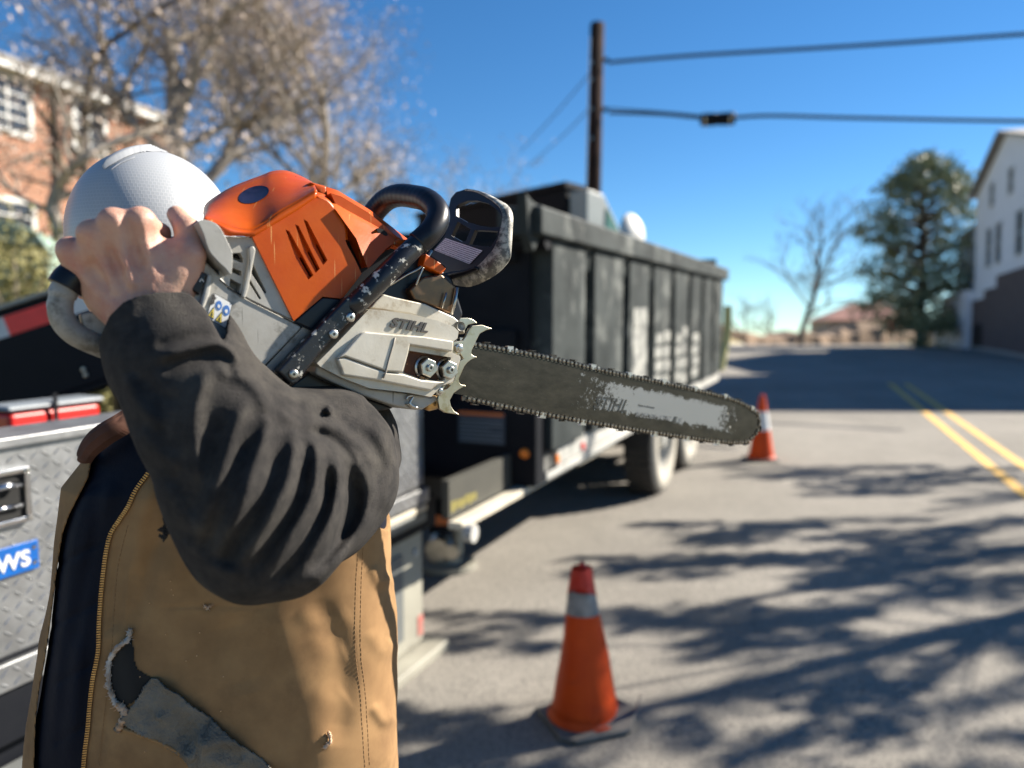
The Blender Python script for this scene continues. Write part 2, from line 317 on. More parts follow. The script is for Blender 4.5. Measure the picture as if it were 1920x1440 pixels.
def labelmat():
    m = mat('warning_label', (.7,.7,.72), rough=.4); nt = m.node_tree; N = nt.nodes; L = nt.links; b = N['Principled BSDF']
    uvn = N.new('ShaderNodeUVMap'); uvn.uv_map = 'plane'
    wv = N.new('ShaderNodeTexWave'); wv.bands_direction = 'Y'; wv.inputs['Scale'].default_value = 2.6; L.new(uvn.outputs[0], wv.inputs[0])
    mp = N.new('ShaderNodeMapping'); mp.inputs['Scale'].default_value = (60, 8, 1); L.new(uvn.outputs[0], mp.inputs[0])
    n = N.new('ShaderNodeTexNoise'); n.inputs['Scale'].default_value = 1; L.new(mp.outputs[0], n.inputs[0])
    mm = N.new('ShaderNodeMath'); mm.operation = 'MULTIPLY'; L.new(wv.outputs['Fac'], mm.inputs[0]); L.new(n.outputs['Fac'], mm.inputs[1])
    mr = N.new('ShaderNodeMapRange'); mr.inputs[1].default_value = .30; mr.inputs[2].default_value = .40; L.new(mm.outputs[0], mr.inputs[0])
    mx = N.new('ShaderNodeMix'); mx.data_type = 'RGBA'; mx.inputs[6].default_value = (.66,.66,.72,1); mx.inputs[7].default_value = (.08,.08,.10,1); L.new(mr.outputs[0], mx.inputs[0]); L.new(mx.outputs[2], b.inputs['Base Color'])
    return m
M['label'] = labelmat()

M['grey_emboss'] = mat('embossed_grey', (.30,.29,.26), rough=.5); M['saw_shadow'] = mat('crease_shade', (.22,.20,.17), rough=.6)  # saw_shadow paints the shade in the clutch cover's crease as a darker line
M['bar_ink'] = mat('bar_ink_dark', (.03,.03,.026), rough=.4); M['bar_ink_pale'] = mat('bar_ink_pale', (.20,.205,.20), rough=.45)
M['chain_rivet'] = mat('worn_rivet_steel', (.32,.27,.22), (.16,.13,.10), .3, .9, scale=90); M['saw_dirty'] = mat('dirty_light_plastic', (.34,.33,.30), (.20,.18,.145), .55, scale=18, c3=(.09,.08,.06), s3=20, lo3=.50, hi3=.64)
M['fray2'] = mat('orange_brown_fray', (.45,.26,.14), (.55,.42,.32), .95, scale=70, bump=1, bscale=250); M['helmet_plain'] = mat('hard_hat_brim', (.36,.37,.38), rough=.4)
# ================================================================ THE SETTING
def grid(name, us, vs, fn, m, kind='structure', smooth=True, parent=None):
    V = []; nv = len(vs)
    for u in us:
        for v in vs: V.append(fn(u, v))
    F = [(i*nv+j, i*nv+j+1, (i+1)*nv+j+1, (i+1)*nv+j) for i in range(len(us)-1) for j in range(nv-1)]
    o = mesh(name, V, F, m, parent, smooth); fixn(o)
    if kind: o['kind'] = kind
    if o.data.polygons[0].normal.z < 0: o.data.flip_normals()
    return o
def gfn(u, v):
    x, y = road(u, v); z = bank(x, y) if (v <= -4.61 or v >= 7.41) else gz(x, y) - .03
    if abs(v) > 60 or u > 200 or u < -40: z = gz(x, max(-40, y)) - .3
    return (x, y, z)
us = [-1200, -300, -60, -30] + [i*1.5 for i in range(-14, 50)] + [80, 100, 150, 250, 500, 1000, 2200]
vs = [-2000, -400, -80, -50, -35, -25, -18, -14, -11, -9.5, -8.2, -7, -6, -5.3, -4.75, -4.60, 7.40, 7.6, 9, 12, 18, 30, 60, 200, 600, 2000]
grid('ground', us, vs, gfn, M['grass'])
def rfn(dz): return lambda u, v: (*road(u, v), gz(*road(u, v)) + dz)
grid('road', [i*1.0 for i in range(-25, 75)], [-4.6, -3, -1, 1, 3, 5, 7.4], rfn(0), M['asphalt'])
for vv in (1.98, 2.32):
    o = grid('centre_line_marking', [i*1.0 for i in range(-20, 21)], [vv-.055, vv+.055], rfn(.004), M['yellow'])
# a slightly darker patched seam across the lane
M['seam'] = mat('tar_seam', (.06,.058,.055), rough=.85)
def kerb(name, v0, v1):
    mb = MB(); us_ = [i*2.0 for i in range(-10, 36)]
    for a, b in zip(us_[:-1], us_[1:]):
        c = []
        for zz in (-.06, .14):
            for (u, v) in ((a+.01, v0), (b-.01, v0), (b-.01, v1), (a+.01, v1)):
                x, y = road(u, v); c.append((x, y, gz(x, y)+zz))
        mb.hexa(c)
    o = mb.build(name, M['kerb']); o['kind'] = 'structure'
kerb('kerb', -4.78, -4.61); kerb('kerb', 7.41, 7.58)
# ---------------------------------------------------------------- houses
def frame_T(o3, xdir, up=Vector((0,0,1))):
    xd = Vector(xdir).normalized(); yd = up.cross(xd).normalized(); o3 = Vector(o3)
    return lambda u, v, w_: o3 + xd*u + yd*v + up*w_
def window(par, T, u0, u1, w0, w1, vout, sgn, frame_m, glass_m, bars=(2, 3), fw=.1):
    """vout: v of the wall face; sgn: +1/-1 outward direction along v"""
    a = lambda d: vout + sgn*d
    f = MB()
    f.box(T, u0-fw, u0, a(-.05), a(.06), w0-fw, w1+fw); f.box(T, u1, u1+fw, a(-.05), a(.06), w0-fw, w1+fw)
    f.box(T, u0, u1, a(-.05), a(.06), w0-fw, w0); f.box(T, u0, u1, a(-.05), a(.06), w1, w1+fw)
    wo = f.build('window', frame_m, par)
    g = MB(); g.box(T, u0, u1, a(.002), a(.012), w0, w1); g.build('pane', glass_m, wo)
    s = MB()
    for i in range(1, bars[0]): c = u0+(u1-u0)*i/bars[0]; s.box(T, c-.02, c+.02, a(.014), a(.04), w0, w1)
    for i in range(1, bars[1]): c = w0+(w1-w0)*i/bars[1]; s.box(T, u0, u1, a(.016), a(.036), c-.02, c+.02)
    if s.V: s.build('muntin', frame_m, wo)
    return wo
def brick_house():
    h1 = Vector((.32, .947, 0)); T = frame_T((-12.86, 20, 0), h1)      # v positive = away from the street (left)
    r = root('brick_house', (-12.86, 20, 2.8), 'two storey red brick house with white trim behind the bare tree', 'house')
    me = MB(); me.box(T, -13, 5.5, 0, 8, 2.2, 8.55); w_ = me.build('wall', M['brick'], r)
    uvl = w_.data.uv_layers.new(name='plane')
    for p in w_.data.polygons:
        for li in p.loop_indices:
            co = w_.data.vertices[w_.data.loops[li].vertex_index].co; n = p.normal
            al = h1 if abs(n.dot(h1)) < .5 else Vector((-h1.y, h1.x, 0)); uvl.data[li].uv = (co.dot(al), co.z)
    g = MB(); g.box(T, -13.3, 5.8, -.42, -.02, 8.55, 8.83); g.build('gutter', M['white'], r)
    rf = MB(); A = [T(-13.3,-.45,8.84), T(5.8,-.45,8.84), T(5.8,4,10.5), T(-13.3,4,10.5), T(-13.3,8.45,8.84), T(5.8,8.45,8.84)]
    rf.add(A+[a - Vector((0,0,.15)) for a in A], [(0,1,2,3),(3,2,5,4),(6,9,8,7),(9,10,11,8),(0,6,7,1),(4,5,11,10),(1,7,8,2),(2,8,11,5),(0,3,9,6),(3,4,10,9)]); ro = rf.build('roof', M['roof'], r)
    for (u0, u1, z0, z1) in ((-.55,.60,7.12,8.38), (2.05,3.0,7.12,8.38), (-.55,.60,3.95,5.28), (2.05,3.0,3.95,5.28), (-4.2,-3.1,7.12,8.38), (-4.2,-3.1,3.95,5.28)):
        window(r, T, u0, u1, z0, z1, 0, -1, M['white'], M['glass'], (2,4), .12)
    d = MB(); d.cyl(T(1.38,-.08,2.6), T(1.38,-.08,8.5), .06, 8); d.build('downspout', M['dark_bark'], r)
    c = MB(); c.box(T, 1.3, 2.06, 3, 3.8, 8.9, 15); ch = c.build('chimney', M['brick'], ro)
    l = ch.data.uv_layers.new(name='plane')
    for p in ch.data.polygons:
        for li in p.loop_indices:
            co = ch.data.vertices[ch.data.loops[li].vertex_index].co; l.data[li].uv = (co.x+co.y, co.z)
brick_house()
def white_house():
    T = frame_T((21.4, 36, 0), -RD)       # u towards the camera along the road, v = up x (-RD) points right (away from the road is ... )
    sg = -1 if T(0,1,0).x > 21.6 else 1   # sg: v direction pointing to the street
    r = root('white_house', (21.6, 36, 1.2), 'white sided house with a gable and dark brown lower storey', 'house')
    b = MB(); v0, v1 = (0, -sg*9)
    w3 = [T(0,v0,1), T(11,v0,1), T(11,v0,8.4), T(5.3,v0,9.95), T(0,v0,8.4)]; w4 = [T(0,v1,1), T(11,v1,1), T(11,v1,8.4), T(5.3,v1,9.95), T(0,v1,8.4)]
    b.add(w3+w4, [(0,1,2,3,4),(9,8,7,6,5),(0,5,6,1),(1,6,7,2),(4,9,5,0)]); b.build('wall', M['siding'], r)
    rf = MB()
    for (ua, za, ub, zb) in ((-.35, 8.30, 5.3, 9.98), (11.35, 8.30, 5.3, 9.98)):
        rf.hexa([T(ua, sg*.35, za), T(ub, sg*.35, zb), T(ub, v1-sg*.3, zb), T(ua, v1-sg*.3, za), T(ua, sg*.35, za+.1), T(ub, sg*.35, zb+.1), T(ub, v1-sg*.3, zb+.1), T(ua, v1-sg*.3, za+.1)])
    rf.build('roof', M['roof'], r)
    for (u0,u1,z0,z1) in ((2.5,3.3,4.95,6.5),(4.2,5.0,4.95,6.5),(7.4,8.3,4.95,6.5),(2.9,3.5,7.45,8.35),(6.0,6.6,7.45,8.35)):
        window(r, T, u0, u1, z0, z1, 0, sg, M['white'], M['glass'], (1,2), .07)
    bs = MB()
    for (u0,u1,zt) in ((0,2.4,3.6),(2.4,4.6,3.95),(4.6,11,4.4)): bs.box(T, u0, u1, sg*.004, sg*.06, 1.0, zt)
    bs.build('lower_storey', M['brown_wall'], r)
    w2 = MB(); w2.box(T, -6, -.002, -sg*4, -sg*.3, 1, 7.4); M['wing'] = mat('shaded_blue_siding', (.36,.42,.50), (.30,.36,.44), .7, scale=2); w2.build('side_wing', M['wing'], r)  # the wing's bluish shade is put into its siding colour
    for (u0,u1,z0,z1) in ((-4.6,-3.7,4.6,6.4),(-1.9,-1.0,4.6,6.4)): window(r, T, u0, u1, z0, z1, -sg*.3, sg, M['white'], M['glass'], (1,2), .08)
    pc = MB(); pc.box(T, -6.4, -.02, -sg*.28, sg*.35, 1, 4.1); pc.build('porch', M['siding'], r)
    s2 = MB(); s2.box(T, -7.6, -6.45, 0, sg*.5, 1.0, 2.7); s2.build('porch_steps', M['siding'], r)
    # garage opening in the brown storey
    go = MB(); go.box(T, .4, 2.2, sg*.062, sg*.09, 1.3, 2.5); go.build('garage_door', M['truck_dark'], r)
white_house()
def near_house():
    """stands beside the road to the right of the picture; its shadow lies across the crest"""
    x, y = road(27.4, 7.9); T = frame_T((x, y, 0), RD); r = root('street_house', (x, y, .9), 'tall pale house beside the road that throws its shade over the crest', 'house')
    sg = 1 if T(0,1,0).x > x else -1
    b = MB(); b.box(T, 0, 2.7, 0, sg*9, .3, 11); b.build('wall', M['siding'], r)
    a = [T(-.4,-sg*.4,11), T(2.85,-sg*.4,11), T(2.85,sg*4.5,13.2), T(-.4,sg*4.5,13.2), T(-.4,sg*9.4,11), T(2.85,sg*9.4,11)]
    rf = MB(); rf.add(a, [(0,1,2,3),(3,2,5,4),(0,3,4),(1,5,2),(0,4,5,1)]); rf.build('roof', M['roof'], r)
    for u in (.8,):
        for z in (3, 6.4): window(r, T, u, u+1, z, z+1.5, 0, -sg, M['white'], M['glass'], (2,2), .08)
near_house()
# far house with the red-brown roof
def far_house():
    T = frame_T((37.5, 92, 0), (1, -.12, 0)); r = root('far_house', (37.5, 92, 1.3), 'distant low house with a red brown roof beyond the crest', 'house')
    b = MB(); b.box(T, 0, 10, 0, 8, 0, 4.3); b.build('wall', M['tan_wall'], r)
    rf = MB(); rf.add([T(-.6,-.6,4.3),T(10.6,-.6,4.3),T(10.6,8.6,4.3),T(-.6,8.6,4.3),T(4,4,6.5),T(7.5,4,6.5)], [(0,1,5,4),(1,2,5),(2,3,4,5),(3,0,4),(0,3,2,1)]); rf.build('roof', M['red_roof'], r)
    for u in (1.2, 4.3, 7.4): window(r, T, u, u+1.1, 2.2, 3.5, 0, -1, M['white'], M['glass'], (1,1), .08)
far_house()
# scrub beyond the crest
def scrub():
    n = 90; V = []; F = []
    prof = [(0,0),(1.5,.75),(4,1.0),(9,.85),(14,0)]
    for i in range(n):
        x = -10 + i*1.0; h = 1.5 + .35*math.sin(i*.31) + .3*rnd.random() + .25*math.sin(i*.9)
        for (dy, q) in prof: V.append((x+rnd.uniform(-.3,.3), 66+dy+x*.12+rnd.uniform(-.4,.4), 1.2 + q*h*(1+rnd.uniform(-.12,.12))))
    k = len(prof); F = [(i*k+j, (i+1)*k+j, (i+1)*k+j+1, i*k+j+1) for i in range(n-1) for j in range(k-1)]
    o = mesh('roadside_scrub', V, F, M['scrub'], smooth=False); fixn(o); o['kind'] = 'stuff'
scrub()
# ---------------------------------------------------------------- trees
def rv(s=1): return Vector((rnd.uniform(-s,s), rnd.uniform(-s,s), rnd.uniform(-s,s)))
def grow(mb, p, d, L, r, lev, mx, tips, q):
    """one limb and, recursively, what grows from it"""
    k = max(3, int(4+2*(mx-lev)/mx)); pts = [Vector(p)]; d = Vector(d).normalized()
    for i in range(k):
        d = (d + rv(q['wig']) + Vector((0,0,q['lift'])) ).normalized(); pts.append(pts[-1] + d*L/k)
    rr = [r*(1-(1-q['taper'])*i/k) for i in range(k+1)]
    mb.tube(pts, rr, 7 if lev == 0 else 5 if lev == 1 else 4 if lev == 2 else 3, caps=False)
    if lev >= mx: tips.append((pts[-1], d)); tips.append((pts[len(pts)//2], d)); return
    nc = q['kids'][min(lev, len(q['kids'])-1)]
    for j in range(nc):
        f = q['first'] + (1-q['first'])*(j+rnd.random()*.8)/nc; i = min(k-1, int(f*k)); b = pts[i].lerp(pts[i+1], f*k-i)
        ax = rv().normalized(); side = (d.cross(ax)).normalized(); a = math.radians(rnd.uniform(*q['ang']))
        grow(mb, b, d*math.cos(a)+side*math.sin(a), L*rnd.uniform(*q['len']), max(q['rmin'], rr[i]*rnd.uniform(.45,.65)), lev+1, mx, tips, q)
def leaf_cloud(name, centers, n, spread, size, m, parent=None, seed=1, aspect=.6, droop=0):
    R = np.random.RandomState(seed); c = np.array([tuple(a) for a in centers]); idx = R.randint(0, len(c), n)
    p = c[idx] + R.normal(0, 1, (n,3))*np.asarray(spread); a = R.normal(0, 1, (n,3)); a[:,2] -= droop; a /= np.linalg.norm(a, axis=1)[:,None]
    b = np.cross(a, R.normal(0, 1, (n,3))); b /= np.linalg.norm(b, axis=1)[:,None]; s = (size*R.uniform(.6,1.3,n))[:,None]
    V = np.empty((n,4,3)); V[:,0] = p-a*s; V[:,1] = p+b*s*aspect; V[:,2] = p+a*s; V[:,3] = p-b*s*aspect
    return mesh(name, V.reshape(-1,3), np.arange(n*4).reshape(-1,4), m, parent)
def bare_tree(name, base, label, h, lean, m, q, mx, leaves=0, ls=.05, lm=None, seed=1, group=None, limbs=None, spread=.25):
    global rnd
    rnd = random.Random(seed); r = root(name, base, label, 'tree', group); mb = MB(); tips = []
    if limbs:
        for pts, ra, rb in limbs:
            pts = smoothpts(pts, 5); k = len(pts); rr = [ra+(rb-ra)*i/(k-1) for i in range(k)]; mb.tube(pts, rr, 9, caps=False)
            for i in range(k//4, k, 2):
                d = (pts[min(i+1,k-1)]-pts[i-1]).normalized(); sd_ = d.cross(rv()).normalized()
                grow(mb, pts[i], d*.5+sd_, h*rnd.uniform(.2,.34), rr[i]*.5, 1, mx, tips, q)
    else: grow(mb, base, lean, h, q['r0'], 0, mx, tips, q)
    o = mb.build('trunk', m, r, smooth=True)
    if leaves: lf = leaf_cloud('crown', [t[0] for t in tips], leaves, spread, ls, lm, r, seed); lf['kind'] = 'stuff'
    return r
Q1 = dict(wig=.22, lift=.05, taper=.55, kids=(9,6,5,3), first=.25, ang=(25,60), len=(.42,.62), rmin=.006, r0=.16)
bx, by = P(352, 560, 14).x, P(352, 560, 14).y
bare_tree('pale_leaved_tree', (bx, by, bank(bx, by)-.1), 'large grey tree hung with pale dead leaves behind the hard hat', 6.2, (.08,0,1), M['bark'],
          dict(Q1, r0=.20, kids=(12,6,5,5), rmin=.0045, len=(.42,.66)), 4, 13000, .036, M['tan_leaf'], 3, spread=.22)
bx2, by2 = P(585, 560, 16).x, P(585, 560, 16).y
bare_tree('pale_leaved_tree', (bx2, by2, bank(bx2, by2)-.1), 'second grey tree with pale dead leaves, above the saw', 5.0, (.05,0,1), M['bark'],
          dict(Q1, r0=.15, kids=(11,6,5,4), rmin=.0045, len=(.44,.64)), 4, 9500, .036, M['tan_leaf'], 8, spread=.22)
Q2 = dict(wig=.3, lift=.04, taper=.5, kids=(4,3,3), first=.2, ang=(25,65), len=(.45,.65), rmin=.005, r0=.1)
d3 = 11.5
bare_tree('crooked_tree', P(112,600,d3), 'crooked tree with a pale bent trunk against the brick house', 4.2, (0,0,1), M['bark'], Q2, 3, 700, .05, M['tan_leaf'], 5,
  limbs=[([P(118,640,d3),P(110,440,d3),P(97,388,d3),P(122,330,d3),P(165,292,d3),P(225,262,d3+.3),P(300,240,d3+.8)], .115, .045)], spread=.3)
bare_tree('dark_branched_tree', P(165,640,12.4), 'thin dark tree arching to the right in front of the house', 4.4, (0,0,1), M['dark_bark'], Q2, 3, 700, .045, M['tan_leaf'], 6,
  limbs=[([P(160,640,12.4),P(158,330,12.4),P(160,210,12.4),P(182,108,12.4),P(250,50,12.2),P(330,0,12)], .075, .03), ([P(158,300,12.4),P(112,262,12.3),P(60,190,12.1),P(30,120,12)], .045, .02),
         ([P(160,215,12.4),P(250,178,12.3),P(330,165,12.2)], .035, .015)], spread=.3)
for i, (px, dd, hh, lb, mxx) in enumerate(((1500, 52, 7.0, 'lone leafless tree standing beyond the crest of the road', 4), (1400, 78, 3.6, 'small faint leafless tree just right of the dump body', 3), (1590, 84, 4.2, 'faint leafless tree above the red brown roof', 3), (1445, 90, 3.8, 'faint leafless tree left of the lone tree', 3))):
    x = P(px, 640, dd).x; bare_tree('leafless_tree', (x, dd, 1.3), lb, hh, (-.03,0,1), M['dark_bark'], dict(Q1, r0=.03*hh, kids=(9,6,4,3), rmin=.012, len=(.4,.6)), mxx, seed=20+i, group='leafless trees beyond the crest')
x = P(930, 640, 26).x
bare_tree('leafless_tree', (x, 27, 1.3), 'leafless tree whose top shows above the black truck roof', 4.6, (.05,0,1), M['bark'], dict(Q1, r0=.12, kids=(10,6,4,3)), 4, 1500, .05, M['tan_leaf'], 31)
def evergreen(name, base, label, H, rows, m, nclump, per, size, seed, cs=.28, group=None):
    """rows: (height fraction, radius) outline of the crown"""
    global rnd
    rnd = random.Random(seed); r = root(name, base, label, 'tree', group); mb = MB(); B = Vector(base)
    mb.tube([B, B+Vector((.1,0,H*.4)), B+Vector((0,.1,H*.9))], [.025*H, .018*H, .004*H], 8, caps=False); cl = []
    for i in range(nclump):
        f = rnd.uniform(rows[0][0], rows[-1][0])
        for (f0, r0), (f1, r1) in zip(rows[:-1], rows[1:]):
            if f0 <= f <= f1: rad = r0 + (r1-r0)*(f-f0)/(f1-f0)
        a = rnd.uniform(0, 2*math.pi); q = rad*math.sqrt(rnd.uniform(.12, 1.0))*rnd.uniform(.8,1.1)
        c = B + Vector((math.cos(a)*q, math.sin(a)*q, H*f)); cl.append(c)
        s = B + Vector((0,0,max(.1*H, H*f-q*.35))); mb.tube([s, s.lerp(c,.5)+rv(.1), c], [.012*H*.5, .008*H*.5, .01], 4, caps=False)
    mb.build('trunk', M['dark_bark'], r, smooth=True)
    lf = leaf_cloud('crown', cl, nclump*per, (cs, cs, cs*.6), size, m, r, seed, .45, .2); lf['kind'] = 'stuff'; return r
x = P(1722, 640, 40).x
evergreen('magnolia_tree', (x, 40, 1.3), 'dense glossy dark evergreen tree beside the white house', 10.0, [(.10,1.8),(.2,3.0),(.45,3.3),(.66,3.1),(.82,2.4),(.94,1.3),(1.0,.5)], M['magnolia'], 290, 42, .14, 4, .30)
x = P(1745, 640, 38).x
evergreen('evergreen_shrub', (x-.3, 37, 1.25), 'low dark evergreen shrub at the foot of the magnolia', 1.5, [(.1,1.2),(.5,1.5),(1,.5)], M['magnolia'], 30, 40, .1, 14, .25)
# evergreens to the right of the camera: their sprays throw the streaked shade on the asphalt
sh = SD/SD.z
for i, (x0, x1, y0, y1, zc, ns, lb) in enumerate(((2.6, 6.5, 5.6, 8.6, 5.6, 25, 'evergreen by the right kerb shading the lane beside the far cone'), (1.0, 3.4, 4.1, 5.9, 4.8, 25, 'evergreen by the right kerb shading the asphalt past the near cone'),
                                      (2.2, 5.2, 2.9, 5.4, 5.2, 25, 'taller evergreen further right casting shade across the lane'), (-.5, 1.9, 2.5, 4.4, 4.3, 24, 'nearest evergreen by the right kerb, its sprays shading the near cone'))):
    rnd = random.Random(60+i); c = Vector(((x0+x1)/2, (y0+y1)/2, 0)) + sh*zc; b = Vector((c.x+1.4, c.y+.4, gz(c.x+1, c.y+.3)))
    r = root('street_evergreen', b, lb, 'tree', 'evergreens by the right kerb'); mb = MB(); mb.tube([b, b+Vector((-.1,0,zc*.6)), c+Vector((.8,.2,1.6))], [.14,.10,.03], 8, caps=False); cl = []
    # the sprays fan out so that their shade falls in separate streaks
    for k in range(ns):
        g_ = Vector((rnd.uniform(x0,x1), rnd.uniform(y0,y1), 0)); zz = zc + rnd.uniform(-1.1,1.3); s = g_ + sh*zz; l = rnd.uniform(.5,1.35); a = rnd.uniform(-.05,.40)
        e = s + Vector((-math.cos(a)*l, -math.sin(a)*l, rnd.uniform(-.06,.06)*l)); mb.tube([c+Vector((1.0,.3,(zz-zc)*.7)), s, e], [.012,.008,.003], 4, caps=False); wd = rnd.uniform(.035,.085)
        for t in np.linspace(0, 1.0, 12): 
            for _ in range(3): q = wd*math.sin(math.pi*(.12+.8*float(t))); cl.append(s.lerp(e, float(t)) + Vector((rnd.gauss(0,.04), rnd.gauss(0,q), rnd.gauss(0,q))))
    mb.build('trunk', M['dark_bark'], r, smooth=True)
    lf = leaf_cloud('crown', cl, ns*330, (.03,.03,.03), .038, M['magnolia'], r, 70+i, .4); lf['kind'] = 'stuff'
# shrubs on the bank at the left
for i, (px, py, dd, s, lb) in enumerate(((30, 500, 9.5, 1.0, 'yellow green leafy shrub on the bank at the left edge'), (215, 742, 7.2, .7, 'yellow leafed shrub seen under the boom'), (90, 760, 6.8, .6, 'dry yellow shrub behind the cooler'))):
    c = P(px, py, dd); b = Vector((c.x, c.y, bank(c.x, c.y))); rnd = random.Random(90+i)
    r = root('bank_shrub', b, lb, 'shrub', 'shrubs on the bank'); mb = MB(); cl = []
    for k in range(22):
        e = c + Vector((rnd.gauss(0,.5)*s, rnd.gauss(0,.5)*s, rnd.gauss(-.1,.3)*s)); mb.tube([b, b.lerp(e,.6)+rv(.05), e], [.02,.012,.005], 4, caps=False); cl.append(e)
    mb.build('stem', M['bark'], r); lf = leaf_cloud('foliage', cl, 3200, .2*s, .035, M['bush'], r, 95+i); lf['kind'] = 'stuff'
# leaf litter and dry grass blades on the bank
c0 = []
for i in range(1500):
    u = rnd.uniform(4, 16); v = -rnd.uniform(4.9, 12); x, y = road(u, v); c0.append((x, y, bank(x, y)+.05))
lf = leaf_cloud('grass_tufts', c0, 16000, (.15,.15,.04), .05, M['bush'], None, 99, .12); lf['kind'] = 'stuff'
# pale green cabinet on the bank
def cabinet():
    c = P(40, 455, 11.0); z0 = bank(c.x, c.y); T = frame_T((c.x, c.y, 0), (1, .25, 0)); r = root('utility_cabinet', (c.x, c.y, z0), 'pale green metal cabinet with sloping lid in front of the brick house', 'cabinet')
    b = MB(); top = P(40, 425, 11.0).z
    a = [(-.75,z0-.2),(.45,z0-.2),(.45,top-.32),(.30,top-.10),(-.05,top+.03),(-.75,top+.08)]
    b.add([T(u,-.35,z) for u,z in a]+[T(u,.5,z) for u,z in a], [tuple(range(6)), tuple(range(11,5,-1))]+[(i,(i+1)%6,(i+1)%6+6,i+6) for i in range(6)]); b.build('body', M['cabinet_green'], r, bevel=.03)
    s = MB(); s.tube([T(-.75,-.37,top-.22), T(-.2,-.37,top-.24), T(.2,-.37,top-.33), T(.47,-.37,top-.45)], .018, 6); s.build('seam', M['cabinet_seam'], r)
cabinet()
# ---------------------------------------------------------------- utility pole and cables
def pole():
    b = Vector((P(1104,640,18).x, 18, gz(1.8,18)-.2)); t = P(1120, 45, 18)
    r = root('utility_pole', b, 'tall dark wooden utility pole rising behind the dump body', 'pole')
    m = MB(); m.tube([b, b.lerp(t,.5), t], [.20,.18,.165], 14); m.build('shaft', M['pole_wood'], r, smooth=True)
    m = MB(); m.tube([b+Vector((-.16,-.05,0)), t+Vector((-.15,-.04,-.3))], .03, 8); m.build('conduit', M['siding'], r)
    for py in (112, 205):
        m = MB(); c = P(1118, py, 18); m.cyl(c+Vector((.1,0,0)), c+Vector((.28,0,0)), .05, 8); m.cyl(c+Vector((.1,-.02,-.1)), c+Vector((.1,-.02,.1)), .04, 8); m.build('bracket', M['truck_dark'], r)
    m = MB()
    for py in (118, 150, 205, 260): c = P(1109, py, 17.85); m.cyl(c, c+Vector((0,-.06,0)), .03, 8)
    m.build('bolt', M['steel'], r)
pole()
def cable(pts, rad, label, name='overhead_cable', m='cable'):
    mb = MB(); pts = smoothpts(pts, 8); mb.tube(pts, rad, 8); o = mb.build(name, M[m], None, smooth=True); tag(o, label, 'cable', 'overhead cables'); return o
cable([P(1140,117,17.9), P(1300,104,17.2), P(1600,86,16), P(1920,64,15), P(2300,36,13.5)], .042, 'upper overhead cable running right from the pole top')
cable([P(1142,211,17.9), P(1240,214,17.6), P(1340,222,17.3), P(1440,217,17), P(1600,221,16.5), P(1920,227,15.5), P(2300,226,14)], .040, 'lower overhead cable carrying the black splice case')
cable([P(1142,203,17.9), P(1240,210,17.6), P(1318,217,17.35)], .018, 'thin support wire just above the lower cable by the pole')
cable([P(1104,140,18), P(1040,215,21), P(975,285,26)], .014, 'thin wire slanting down left from the pole, the upper one')
cable([P(1104,205,18), P(1050,260,22), P(990,312,27)], .014, 'thin wire slanting down left from the pole, the lower one')
def splice():
    a = P(1312,225,17.3); b = P(1378,222,17.1); r = root('splice_case', a, 'black cylindrical splice case hanging on the lower overhead cable', 'cable box')
    d = (b-a).normalized(); m = MB(); m.lathe(a, d, [(0,0),(.10,.01),(.14,.06),(.14,.36),(.125,.37),(.125,.41),(.14,.42),(.14,.72),(.10,.77),(0,.78)], 16); m.build('casing', M['truck_dark'], r, smooth=False)
    m = MB()
    for t in (.12, .66): m.lathe(a, d, [(.15,t-.02),(.155,t-.02),(.155,t+.02),(.15,t+.02)], 16)
    m.build('band', M['steel'], r)
splice()
# red sign beyond the crest
def farsign():
    c = P(1672, 612, 46); r = root('road_sign', (c.x, 46, 1.35), 'small red sign on a post beyond the crest', 'sign')
    m = MB(); m.cyl((c.x,46.06,1.35), (c.x,46.06,c.z+.3), .035, 8); m.build('post', M['steel'], r)
    m = MB(); m.cyl((c.x,45.98,c.z), (c.x,46.0,c.z), .38, 8); m.build('plate', M['red'], r)
farsign()
